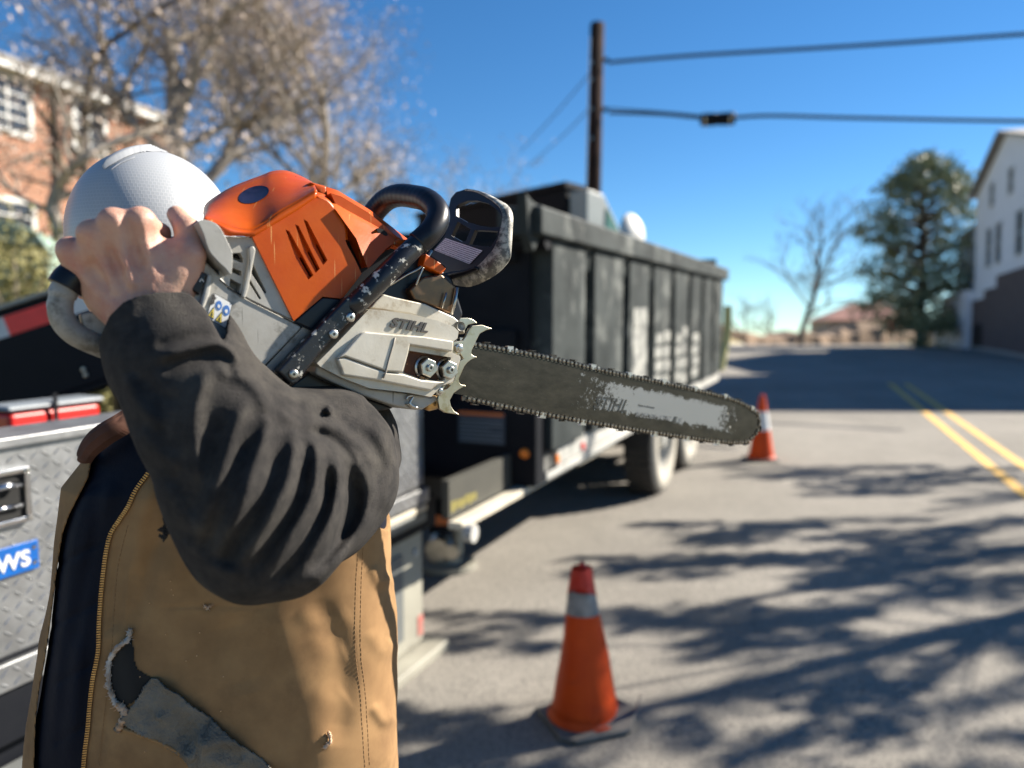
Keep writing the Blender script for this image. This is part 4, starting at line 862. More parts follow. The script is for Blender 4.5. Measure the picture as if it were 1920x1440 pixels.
def cut(o, polys, h0, h1, pl=SPL):
    """cut openings (pixel outlines in the part's plane) out of a part"""
    for pp in polys:
        c = prism('cutter_tmp', pp, h0, h1, None, None, 0, pl); off = org(o.parent) - Vector((0,0,0))
        c.location = -org(o.parent) ; c.parent = None
        # both meshes are compared in the part's own space
        o.modifiers.clear() if False else None
        bm_mods = [(m_.type) for m_ in o.modifiers]
        for m_ in list(o.modifiers): o.modifiers.remove(m_)
        md = o.modifiers.new('b', 'BOOLEAN'); md.operation = 'DIFFERENCE'; md.solver = 'EXACT'; md.object = c
        old = o.parent; wloc = o.location.copy(); o.parent = None
        bpy.context.view_layer.update(); dg = bpy.context.evaluated_depsgraph_get(); me = bpy.data.meshes.new_from_object(o.evaluated_get(dg)); o.modifiers.clear(); o.data = me; o.parent = old
        bpy.data.objects.remove(c)
    return o
def rebevel(o, wd=.001, seg=2):
    b = o.modifiers.new('bevel', 'BEVEL'); b.width = wd; b.segments = seg; b.limit_method = 'ANGLE'; b.angle_limit = math.radians(28)
    o.data.polygons.foreach_set('use_smooth', [True]*len(o.data.polygons)); w_ = o.modifiers.new('wn', 'WEIGHTED_NORMAL'); w_.keep_sharp = True; return o
def facets(name, vs_, F, m, par=saw, bevel=0, smooth=False):
    return mesh(name, [SP(*v) for v in vs_], F, m, par, smooth, bevel)
def loft(name, curves, m, par=saw, smooth=True, n=24, solid=0, sub=4):
    """curves: lists of (px,py,h), resampled evenly and joined"""
    rows = []
    for c in curves:
        p = smoothpts([Vector(q) for q in c], sub); L = [0]
        for a, b in zip(p[:-1], p[1:]): L.append(L[-1]+(b-a).length)
        out = []
        for i in range(n):
            t = L[-1]*i/(n-1); k = 0
            while k < len(L)-2 and L[k+1] < t: k += 1
            out.append(p[k].lerp(p[k+1], 0 if L[k+1] == L[k] else (t-L[k])/(L[k+1]-L[k])))
        rows.append([SP(*q) for q in out])
    V = [v for r_ in rows for v in r_]; F = [(i*n+j, i*n+j+1, (i+1)*n+j+1, (i+1)*n+j) for i in range(len(rows)-1) for j in range(n-1)]
    o = mesh(name, V, F, m, par, smooth)
    # make the normals look at the viewer's side
    o.data.update(); c = sum((p.normal.dot(SN) for p in o.data.polygons)); 
    if c < 0: o.data.flip_normals()
    if solid: s = o.modifiers.new('s', 'SOLIDIFY'); s.thickness = solid; s.offset = -1
    return o
z = lambda f, pts: [f(*p) for p in pts]
# --- engine mass behind everything
prism('engine_block', [(480,470),(560,400),(640,440),(765,455),(850,520),(872,590),(840,640),(700,700),(600,690),(540,640)], -.035, -.12, M['black_clean'], bevel=.006)
prism('starter_side', z(Z5,[(200,480),(800,240),(1300,300),(1600,600),(1800,1300),(1200,1500),(700,800)]), -.10, -.145, M['saw_white'], bevel=.006)
# --- orange cover: cap, lip, side
front = z(Z5, [(130,650),(200,668),(350,722),(520,775),(640,792),(700,778),(830,700),(960,600),(1180,470),(1400,338)])
back = z(Z5, [(124,600),(150,495),(300,385),(450,300),(620,230),(800,165),(900,125),(1060,118),(1240,185),(1352,248)])
def midc(t, dh, up):
    return [(a[0]+(b[0]-a[0])*t, a[1]+(b[1]-a[1])*t-up, dh) for a, b in zip(front, back)]
capc = [[(x,y,.001) for x,y in front], midc(.05,-.004,1.2), midc(.14,-.012,2.2), midc(.35,-.034,2.6), midc(.60,-.060,2.4), midc(.80,-.080,1.8), midc(.84,-.0845,.4), midc(.93,-.094,.0), [(x,y,-.105) for x,y in back],
        [(x+2,y+5,-.112) for x,y in back], [(x+4,y+30,-.118) for x,y in back]]
cap = loft('top_cover', capc, M['orange_plastic'], n=46, solid=.002)
lipb = z(Z5, [(140,672),(205,700),(300,770),(372,850),(520,856),(655,862),(700,858),(900,740),(1180,570),(1400,420)])
lip = loft('cover_lip', [[(x,y,.001) for x,y in front], [(a[0]*.5+b[0]*.5, a[1]*.5+b[1]*.5, .0035) for a,b in zip(front,lipb)], [(x,y,.001) for x,y in lipb], [(x,y,-.012) for x,y in lipb]], M['orange_plastic'], par=cap, n=46, solid=.002)
sidep = [(473,444),(476,443),(510,423),(560,393),(594,369),(613,377),(627,393),(645,423),(647,450),(652,462),(665,485),(678,513),(663,533),(642,560),(605,556),(551,602)]
sd_ = prism('cover_side', sidep, -.003, -.045, M['orange_plastic'], par=cap, bevel=0)
gr = [z(Z5,[(1075,770),(1120,790),(1392,1290),(1337,1340),(1195,1100)]), z(Z5,[(1185,712),(1225,730),(1466,1215),(1419,1265),(1292,1040)]), z(Z5,[(1280,655),(1325,680),(1552,1120),(1504,1175),(1382,962)])]
cut(sd_, gr, .004, -.011)
bl = [z(Z5,[(1212,1098),(1250,1078),(1374,1292),(1338,1328)]), z(Z5,[(1307,1036),(1343,1014),(1450,1219),(1420,1252)]), z(Z5,[(1398,958),(1432,942),(1534,1124),(1505,1162)])]
cut(sd_, bl, -.009, -.030); rebevel(sd_, .0011)
for b in bl: prism('vent_slot', b, -.020, -.028, M['void'], par=cap, bevel=0)
# ribs running down the side beside the slots, and the corner strip towards the front
loft('corner_strip', [[(594,369,-.0025),(613,377,-.003),(627,393,-.003),(645,423,-.003),(647,450,-.003)], [(588,364,-.012),(611,371,-.012),(630,390,-.014),(650,421,-.014),(651,450,-.012)], [(585,357,-.04),(612,366,-.04),(634,388,-.04),(655,420,-.04),(655,452,-.04)]], M['orange_plastic'], par=cap, n=18, solid=.002)
prism('cover_step', z(Z5,[(1330,240),(1520,290),(1525,380),(1500,440),(1400,345)]), -.045, -.09, M['orange_plastic'], par=cap, bevel=.003)
# oval emblem
oc = [(Z5(697,393)[0]+29.5*math.cos(a)*math.cos(-.33)-14.5*math.sin(a)*math.sin(-.33), Z5(697,393)[1]+29.5*math.cos(a)*math.sin(-.33)+14.5*math.sin(a)*math.cos(-.33)) for a in [2*math.pi*k/36 for k in range(36)]]
bpy.context.view_layer.update()
def onmesh(o, px, py, off=.0004):
    """hit point of the measuring ray with a mesh, in world space"""
    if o.name not in BV:
        dg = bpy.context.evaluated_depsgraph_get(); e = o.evaluated_get(dg); me = e.to_mesh(); mw = org(o.parent)
        BV[o.name] = BVHTree.FromPolygons([v.co + mw for v in me.vertices], [tuple(p.vertices) for p in me.polygons]); e.to_mesh_clear()
    r = ray(px, py).normalized(); h, nn, i, d = BV[o.name].ray_cast(CAM, r, 5)
    if h is None: return None, None
    if nn.dot(r) > 0: nn = -nn
    return h + nn*off, nn
BV = {}
V = []; ctr, cn = onmesh(cap, *Z5(697,393), .0006)
for px, py in oc:
    p, nn = onmesh(cap, px, py, .0006); V.append(p if p else ctr)
vin = [ctr.lerp(v, .93) - cn*.0003 for v in V]
emb = mesh('emblem_disc', V+vin+[ctr - cn*.0003], [(i,(i+1)%36,(i+1)%36+36,i+36) for i in range(36)]+[(i+36,(i+1)%36+36,72) for i in range(36)], M['logo_blue'], cap, True); fixn(emb)
# front orange piece
fr = [(633,357,-.050),(693,393,-.050),(700,424,-.010),(668,447,.001),(630,394,.001),(612,350,-.055),(615,380,-.02),(767,450,-.045),(769,455,-.02),(760,461,-.006),(737,457,.0),(723,467,.001),(703,490,.001),(690,504,.001)]
fo = facets('filter_cover', fr, [(0,1,2,3,4),(5,0,4,6),(3,2,8,9,10,11,12,13),(1,7,8,2)], M['orange_plastic'], bevel=.0012); fixn(fo)
prism('filter_cover_back', [(612,350),(633,357),(693,393),(767,450),(760,462),(737,459),(703,492),(690,506),(668,452),(645,418),(615,380)], -.052, -.12, M['orange_plastic'], par=fo, bevel=.002)
prism('filter_cover_core', [(620,362),(640,368),(690,398),(755,452),(735,458),(703,488),(692,500),(668,448),(640,405)], -.014, -.052, M['orange_plastic'], par=fo, bevel=0)
rc = [(Z1(1130,405)[0]+12*math.cos(a)*.85-5*math.sin(a)*.5, Z1(1130,405)[1]+12*math.cos(a)*.5+5*math.sin(a)*.85) for a in [2*math.pi*k/20 for k in range(20)]]
prism('screw_recess', rc, -.006, -.0105, M['void'], par=fo, bevel=0)
prism('cover_tab', z(Z6,[(830,930),(1000,1040),(1062,1100),(1012,1165),(800,1060)]), -.02, -.05, M['orange_plastic'])
prism('cover_arch', z(Z6,[(410,890),(470,850),(560,880),(600,820),(640,775),(520,770),(440,830)]), -.004, -.02, M['orange_plastic'])
# --- light grey rear housing with its vents
up = prism('vent_housing', [(421,443),(473,446),(551,601),(470,561),(432,540),(410,522),(414,480)], -.006, -.09, M['saw_white'], bevel=0)
vents = [z(Z5,[(480,1030),(595,1025),(630,1090),(625,1145),(480,1085)]), z(Z5,[(480,1185),(610,1235),(605,1295),(475,1235)]), z(Z7,[(482,190),(580,245),(557,338),(470,290)]), z(Z7,[(668,12),(812,318),(795,332),(655,120)]), z(Z7,[(645,170),(762,372),(745,385),(640,215)])]
cut(up, vents, .01, -.022); rebevel(up, .001)
for v in vents[:2]+vents[3:]: prism('vent_opening', v, -.016, -.0215, M['void'], par=up, bevel=0)
prism('grille_frame', z(Z5,[(640,985),(690,960),(720,1010),(640,1440),(600,1560),(560,1540),(640,1150)]), .0, -.01, M['saw_white'], par=up, bevel=.0015)
tk = prism('fuel_tank', [(378,512),(396,510),(430,541),(470,563),(551,604),(568,614),(473,711),(440,713),(390,725),(300,700),(300,600),(345,530)], -.004, -.12, M['saw_white'], bevel=.003)
facets('tank_chamfer', [(568,613,-.0035),(584,619,-.010),(521,699,-.010),(546,722,-.03),(474,713,-.0035),(519,700,-.022)], [(0,1,2,4),(4,2,3)], M['saw_white'], par=tk, bevel=.0008)
prism('tank_flank', [(566,614),(584,619),(520,697),(545,722),(474,714)], -.012, -.11, M['saw_white'], par=tk, bevel=.001)
mb = MB(); mb.tube([SP(x,y,-.0035) for x,y in ((412,524),(432,541),(470,564),(551,604),(583,619))], .0009, 6); mb.build('case_seam', M['void'], tk)
prism('throttle_lock', z(Z5,[(70,700),(90,682),(135,672),(250,702),(330,780),(400,920),(455,1050),(442,1282),(380,1220),(285,1130),(190,1010),(130,830)]), .016, -.02, M['saw_white'], bevel=.006, seg=4, smooth_n=3)
prism('trigger_gap', [(368,425),(400,445),(420,470),(425,520),(400,522),(372,505)], -.022, -.06, M['void'], bevel=0)
prism('handle_neck', [(366,482),(384,487),(402,505),(430,536),(424,546),(398,524),(370,515)], -.004, -.05, M['saw_white'], bevel=.003)
prism('stop_switch', z(Z7,[(150,130),(237,155),(168,356),(60,280)]), .004, -.02, M['black_clean'], bevel=.002)
prism('tank_rib', z(Z7,[(243,155),(282,180),(262,330),(178,548),(150,520)]), .003, -.01, M['saw_white'], bevel=.002)
mb = MB(); c = SP(*Z7(165,230), .0042); mb.tube([c, c+SAX*.002+Vector((0,0,.003)), c+SAX*.004], .0006, 5); mb.build('switch_mark', M['sticker'], saw)
# pictogram sticker
st = prism('pictogram_sticker', z(Z7,[(292,335),(330,350),(450,420),(460,440),(405,640),(395,652),(235,560),(225,545)]), -.0034, -.0042, M['lettering'], par=tk, bevel=0)
prism('sticker_face', z(Z7,[(295,341),(330,356),(445,424),(454,441),(400,636),(393,645),(239,556),(231,545)]), -.0031, -.0034, M['sticker'], par=st, bevel=0)
for cx, cy, r_ in ((338,445,30),(405,490,33)):
    prism('pictogram_disc', [Z7(cx+r_*math.cos(a)*.95, cy+r_*1.45*math.sin(a)) for a in [2*math.pi*k/20 for k in range(20)]], -.0028, -.0031, M['label_blue'], par=st, bevel=0)
    prism('pictogram_figure', [Z7(cx+r_*.4*math.cos(a), cy+2+r_*.75*math.sin(a)*(1 if math.sin(a)>0 else .5)) for a in [2*math.pi*k/12 for k in range(12)]], -.0026, -.0028, M['sticker'], par=st, bevel=0)
for t in (((297,455),(238,535),(292,568)), ((367,500),(305,578),(362,610))):
    c_ = (sum(q[0] for q in t)/3, sum(q[1] for q in t)/3)
    prism('pictogram_triangle', z(Z7,t), -.0027, -.0030, M['lettering'], par=st, bevel=0)
    prism('pictogram_triangle_face', [Z7(c_[0]+(x-c_[0])*.84, c_[1]+(y-c_[1])*.84) for x,y in t], -.0024, -.0027, M['label_yellow'], par=st, bevel=0)
    prism('pictogram_figure', [Z7(c_[0]+(x-c_[0])*.3, c_[1]+(y-c_[1])*.45+4) for x,y in t], -.0022, -.0024, M['lettering'], par=st, bevel=0)
prism('pictogram_tool', z(Z7,[(280,350),(300,345),(308,375),(322,372),(300,400),(296,430),(268,440),(262,420),(284,400)]), -.0026, -.0031, M['lettering'], par=st, bevel=0)
def stext(name, body, p0, p1, h, hgt, m, par, shear=0, extr=.0006, bold=0):
    a = SP(*p0, h); b = SP(*p1, h); xd = (b-a).normalized(); yd = SN.cross(xd); yd = -yd if yd.z < 0 else yd
    o = text(name, body, a, xd, yd, hgt/.70, m, par, extr, shear=shear, bold=bold)
    co = [v.co.copy() for v in o.data.vertices]; o0 = a - org(par); xs = [(c-o0).dot(xd) for c in co]; wd = max(xs); f = (b-a).length/max(wd,1e-5)
    for v in o.data.vertices:
        q = v.co-o0; t = q.dot(xd); v.co = o0 + q + xd*(t*(f-1))
    return o
stext('embossed_lettering', 'STIHL', Z7(490,1035), Z7(660,1085), -.0035, .0062, M['grey_emboss'], tk, .3, .0004) if 'grey_emboss' in M else None
# --- black handle: flat foot, tube, rubber grip
hp = prism('handle_foot', [(519,696),(560,652),(617,592),(655,553),(684,578),(640,622),(600,664),(558,719),(547,723)], .012, -.006, M['black_scuffed'], bevel=.0035, seg=3)
for px, py in (Z1(630,1205), Z1(855,980), Z1(950,885)):
    c = SP(px, py, .0122); m_ = MB(); m_.lathe(c, SN, [(0,.0028),(.0028,.0028),(.0048,.0026),(.0058,.0005),(.0058,-.002)], 20); s_ = m_.build('screw', M['steel'], hp, smooth=True)
    m_ = MB(); m_.lathe(c, SN, [(0,.0030),(.0018,.0030),(.0018,.0027)], 6); m_.build('screw_socket', M['void'], s_)
tb = [(664,573,.004),(672,565,.007),(710,528,.012),(750,489,.014),(788,452,.013)]
m_ = MB(); m_.tube(smoothpts([SP(*p) for p in tb], 5), .0128, 18); hb = m_.build('handle_tube', M['black_scuffed'], saw, smooth=True)
gp = [(782,458,.012),(806,436,.016),(820,413,.012),(818,392,.0),(800,375,-.022),(777,369,-.05),(750,366,-.08),(727,373,-.105),(708,390,-.122),(694,410,-.13)]
pts = smoothpts([SP(*p) for p in gp], 9); k = len(pts); rr = [.0150 + .0002*math.sin(i*2.1)*(i > 30) for i in range(k)]; rr[0] = .0135; rr[1] = .0152
m_ = MB(); m_.tube(pts, rr, 24); m_.build('rubber_grip', M['black_clean'], hb, smooth=True)
m_ = MB(); m_.tube(smoothpts([SP(*p) for p in ((694,410,-.13),(680,450,-.135),(655,520,-.135),(600,600,-.13),(560,660,-.12))], 5), .0125, 14); m_.build('handle_tube_far', M['black_clean'], hb, smooth=True)
prism('handle_base', [(551,603),(605,557),(643,561),(604,600),(585,619)], -.0045, -.06, M['black_clean'], bevel=.002)
prism('under_tray', [(474,713),(545,723),(590,690),(640,728),(740,765),(700,775),(600,765),(520,752)], -.02, -.11, M['black_clean'], bevel=.003)
m_ = MB(); m_.tube(smoothpts([SP(*p) for p in (Z6(900,900)+(-.03,),Z6(780,1080)+(-.028,),Z6(600,1180)+(-.03,),Z6(430,1290)+(-.035,))], 5), .0018, 6)
m_.tube(smoothpts([SP(*p) for p in (Z6(800,1090)+(-.02,),Z6(760,1180)+(-.02,),Z6(720,1290)+(-.022,))], 5), .0016, 6); m_.build('wire', M['steel'], saw, smooth=True)
# --- hand guard
up_s = (SP(712,541,0)-SP(700,600,0)).normalized(); gA = SP(843,372,-.115); gB = SP(946,430,.012)
GPL = Plane(gA, (gB-gA).cross(up_s));
if GPL.n.dot(CAM-gA) < 0: GPL.n = -GPL.n
gout = z(Z6, [(1088,410),(1110,310),(1170,240),(1270,210),(1400,230),(1540,305),(1645,390),(1690,490),(1672,640),(1610,850),(1535,950),(1435,1055),(1300,1130),(1150,1165),(1010,1175),(1062,1090),(880,945),(960,840),(1050,720),(1085,560)])
gd = prism('hand_guard', gout, .0, -.006, M['black_clean'], pl=GPL, bevel=0)
cut(gd, [z(Z6,[(1112,380),(1150,345),(1240,310),(1350,308),(1470,338),(1560,398),(1612,460),(1625,520),(1610,600),(1500,612),(1380,592),(1240,552),(1112,480)]),
         z(Z6,[(1130,545),(1275,630),(1220,765),(1180,772),(1058,705)]), z(Z6,[(1322,640),(1580,652),(1570,720),(1500,830),(1400,822),(1255,800)])], .01, -.02, GPL); rebevel(gd, .0012)
inn = z(Z6, [(1270,212),(1400,232),(1540,307),(1645,392),(1690,490),(1672,640),(1610,850),(1535,950),(1435,1055),(1300,1130),(1150,1155),(1010,1165)])
out = z(Z6, [(1275,206),(1420,222),(1575,298),(1690,372),(1735,475),(1733,640),(1722,860),(1692,985),(1565,1125),(1420,1215),(1250,1275),(1060,1245)])
ri = [GPL.at(x,y,.001) for x,y in inn]; ro_ = [GPL.at(x,y,0) for x,y in out]; ro_ = [a - GPL.n*.012 for a in ro_]
def vloft(name, A, B_, m, par, solid=.002, sub=5):
    A = smoothpts(A, sub); B_ = smoothpts(B_, sub); mid = [a.lerp(b,.5)+SN*.0015 for a,b in zip(A,B_)]; n = len(A); V = A+mid+B_
    o = mesh(name, V, [(r_*n+i, r_*n+i+1, (r_+1)*n+i+1, (r_+1)*n+i) for r_ in range(2) for i in range(n-1)], m, par, True)
    if solid: s = o.modifiers.new('s','SOLIDIFY'); s.thickness = solid; s.offset = 0
    return o
vloft('guard_rim', ri, ro_, M['guard_rim'], gd, .0025)
la = [GPL.at(*Z6(x,y), .0012) for x,y in ((1050,758),(1467,900),(1322,1050),(925,893))]
lb = mesh('warning_label', la, [(0,3,2,1)], M['label'], gd, uv=[(0,1),(1,1),(1,0),(0,0)]); lb.data.flip_normals() if False else None
vloft('guard_lower_roll', [GPL.at(*Z6(x,y), .004) for x,y in ((1010,1172),(1100,1140),(1250,1120),(1390,1075))], [GPL.at(*Z6(x,y), .0) for x,y in ((1060,1245),(1150,1215),(1280,1180),(1430,1120))], M['black_clean'], gd, .003)
# --- muffler and upper case
prism('muffler', z(Z3,[(1000,300),(1120,190),(1290,160),(1425,282),(1380,520),(1140,432),(1040,400)]), -.022, -.08, M['bronze'], bevel=.003)
mb = MB(); mb.tube([SP(*Z3(1428,285),-.018), SP(*Z3(1408,400),-.018), SP(*Z3(1378,525),-.018)], .0022, 8); mb.tube([SP(*Z3(1330,330),-.018), SP(*Z3(1290,470),-.018)], .0013, 6); mb.build('muffler_edge', M['steel'], saw, smooth=True)
prism('upper_case', z(Z3,[(640,470),(700,400),(765,342),(872,372),(1140,430),(1400,548),(1490,625),(1500,705),(1430,662),(1000,522)]), -.010, -.06, M['saw_cream'], bevel=.002)
mb = MB(); c = SP(*Z3(1448,635), -.0085); mb.lathe(c, SN, [(0,.002),(.004,.002),(.0062,.004),(.0072,.001),(.0072,-.01)], 20); mb.build('brake_bolt', M['guard_rim'], saw)
# --- clutch cover
cvp = z(Z3,[(628,486),(650,476),(760,488),(1000,522),(1250,580),(1400,640),(1440,680),(1430,740),(1392,770),(1385,868),(1452,900),(1458,925),(1392,1128),(1370,1140),(1290,1168),(1192,1268),(1000,1232),(860,1215),(640,1190),(390,1095),(195,995),(165,965),(330,800)])
cv = prism('clutch_cover', cvp, .010, -.03, M['saw_cream'], bevel=0)
rec = z(Z3,[(1008,838),(1448,912),(1385,1122),(1330,1128),(1110,1108),(945,1050),(955,1010),(982,900)])
cut(cv, [rec], .03, .0015); rebevel(cv, .003, 3)
prism('raised_panel', z(Z3,[(560,700),(600,680),(870,705),(1120,722),(1398,765),(1388,862),(1005,800),(985,895),(940,1048),(800,1040),(620,975),(420,905),(345,925),(420,860)]), .0175, .008, M['saw_cream'], par=cv, bevel=.004, seg=3)
prism('lower_ridge', z(Z3,[(345,925),(420,912),(610,985),(790,1045),(945,1060),(1110,1115),(1330,1134),(1250,1165),(1190,1215),(980,1175),(700,1120),(400,1075)]), .0165, .008, M['saw_cream'], par=cv, bevel=.004, seg=3)
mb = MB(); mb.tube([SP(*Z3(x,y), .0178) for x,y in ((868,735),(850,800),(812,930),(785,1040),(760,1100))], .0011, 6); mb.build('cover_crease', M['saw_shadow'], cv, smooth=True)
prism('nut_recess', rec, .0022, .0005, M['rust'], par=cv, bevel=0)
for cx, cy in ((1132,1005),(1318,1025)):
    c = SP(*Z3(cx,cy), .002); m_ = MB(); m_.lathe(c, SN, [(.0145,0),(.0145,.002),(.0125,.0035),(.0125,.0036)], 28); w_ = m_.build('nut_washer', M['steel'], cv)
    m_ = MB(); m_.lathe(c, SN, [(.0124,.003),(.0124,.0115),(.0112,.0128),(.0048,.0128),(.0048,.0125)], 6); m_.build('bar_nut', M['steel'], cv, bevel=.0006)
    m_ = MB(); m_.lathe(c, SN, [(.0046,.012),(.0046,.0158),(.0036,.0166),(.002,.0166),(.0018,.013),(0,.013)], 16); m_.build('stud', M['steel'], cv)
stext('raised_lettering', 'STIHL', Z3(815,636), Z3(1160,690), .0105, .0115, M['lettering'], cv, .32, .0013, .00055)
rs = random.Random(2); mb = MB()
for i in range(46):
    x = 1075+rs.random()*90 if i < 30 else 1240+rs.random()*70; y = 1085+ (x-1075)*.35+rs.uniform(-14,14) if i < 30 else 1128+rs.uniform(-8,8); c = SP(*Z3(x,y), .0035+rs.random()*.003)
    mb.bar(c, c+Vector((rs.uniform(-1,1),rs.uniform(-1,1),rs.uniform(-1,1)))*.002, .0016, .0009)
o = mb.build('sawdust', M['sawdust'], cv); o['kind'] = 'stuff'
# --- bumper spikes
spk = z(Z3,[(1478,760),(1505,722),(1530,665),(1562,626),(1650,619),(1748,655),(1690,668),(1632,700),(1602,760),(1560,850),(1555,880),(1572,898),(1608,906),(1552,935),(1520,960),(1495,990),(1442,1108),(1446,1135),(1460,1155),(1510,1165),(1448,1198),(1398,1235),(1362,1300),(1372,1350),(1400,1395),(1452,1430),(1390,1420),(1320,1410),(1268,1375),(1255,1300),(1258,1250),(1290,1172),(1370,1142),(1395,1130),(1460,925),(1455,898),(1388,868),(1393,772)])
sp_ = prism('bumper_spike', spk, .004, -.001, M['spike'], bevel=0)
cut(sp_, [z(Z3,[(1515,880),(1530,900),(1545,925),(1478,962)]), z(Z3,[(1392,1152),(1425,1168),(1400,1195),(1352,1222)])], .02, -.02); rebevel(sp_, .0009)
for cx, cy in ((1436,830),(1258,1215)):
    c = SP(*Z3(cx,cy), .0042); m_ = MB(); m_.lathe(c, SN, [(.0062,0),(.0062,.0035),(.0035,.004),(.0035,.0065),(0,.0068)], 6); m_.build('spike_screw', M['steel'], sp_, bevel=.0004)
prism('bumper_spike', z(Z3,[(1430,558),(1520,556),(1570,570),(1608,602),(1565,612),(1525,620),(1500,660),(1490,700),(1480,640)]), -.075, -.08, M['spike'], bevel=.0008)
prism('lower_case', z(Z3,[(165,968),(390,1098),(640,1195),(1000,1238),(1190,1272),(1250,1255),(1255,1300),(1120,1382),(1060,1386),(850,1345),(560,1250),(300,1135),(150,1060)]), -.002, -.09, M['saw_white'], bevel=.003)
mb = MB(); mb.tube(smoothpts([SP(*Z3(x,y), .002) for x,y in ((970,1290),(985,1265),(1030,1262)) ]+[SP(*Z3(x,y), .004) for x,y in ((1000,1330),(1070,1370))], 5), .0018, 8); mb.build('chain_catcher_edge', M['steel'], saw, smooth=True)
prism('chain_catcher', z(Z3,[(970,1330),(1000,1325),(1078,1362),(1070,1380),(1020,1372)]), .004, -.02, M['steel'], bevel=.002)
mb = MB(); c = SP(*Z3(1195,1320), -.015); mb.lathe(c, SAX, [(0,-.012),(.008,-.011),(.0105,-.004),(.009,.006),(.0,.012)], 20); mb.build('oil_cap', M['brass'], saw, smooth=True)
# --- guide bar and chain
bp = z(Z4,[(180,128),(350,155),(700,217),(1000,287),(1300,347),(1500,390),(1600,413),(1700,440),(1780,470),(1835,505),(1858,530),(1862,570),(1850,605),(1815,640),(1770,655),(1650,651),(1500,630),(1300,601),(1000,552),(900,535),(600,480),(230,403),(100,380)])
bpl = sm2(bp, 3)
f = [SP(x,y,-.026) for x,y in bpl]; b = [v - SN*.0045 for v in f]; nb = len(f)
pb = SP(*Z4(300,268), -.026); pt = SP(*Z4(1860,565), -.026); bax = (pt-pb).normalized(); bpe = SN.cross(bax); bpe = -bpe if bpe.z < 0 else bpe
uvs = [((v-pb).dot(bax)/(pt-pb).length, (v-pb).dot(bpe)/.034) for v in f+b]
bar = mesh('guide_bar', f+b, [tuple(range(nb)), tuple(range(2*nb-1,nb-1,-1))]+[((i+1)%nb,i,i+nb,(i+1)%nb+nb) for i in range(nb)], M['bar'], saw, uv=uvs); fixn(bar)
stext('worn_lettering', 'STIHL', Z4(965,478), Z4(1150,502), -.0257, .019, M['bar_ink'], bar, .4, .00012, .0004)
stext('worn_lettering', 'ROLLOMATIC', Z4(1195,527), Z4(1392,552), -.0257, .0082, M['bar_ink_pale'], bar, .3, .00012)
stext('worn_lettering', 'E', Z4(1397,553), Z4(1424,558), -.0257, .0085, M['bar_ink'], bar, .3, .00012, .0004)
stext('worn_lettering', 'S', Z4(1427,558), Z4(1450,561), -.0257, .0085, M['bar_ink_pale'], bar, .3, .00012)
stext('worn_lettering', 'Made in Germany', Z4(1212,468), Z4(1302,482), -.0257, .0028, M['bar_ink'], bar, .2, .0001)
# nose sprocket rivets
m_ = MB()
for (x,y) in ((1745,548),(1700,512),(1712,585)): m_.lathe(SP(*Z4(x,y),-.026), SN, [(0,.0006),(.002,.0005),(.0024,0)], 10)
m_.build('nose_rivet', M['guard_rim'], bar)
path = bpl[0:len(bpl)-3]; pth = [SP(x,y,-.028) for x,y in path]
cs = [0]
for a_, b_ in zip(pth[:-1], pth[1:]): cs.append(cs[-1]+(b_-a_).length)
def along(s):
    k = 0
    while k < len(cs)-2 and cs[k+1] < s: k += 1
    t = (s-cs[k])/(cs[k+1]-cs[k]); p = pth[k].lerp(pth[k+1], t); d = (pth[k+1]-pth[k]).normalized(); o_ = SN.cross(d)
    if o_.dot(pb.lerp(pt,.5)-p) > 0: o_ = -o_
    return p, d, o_
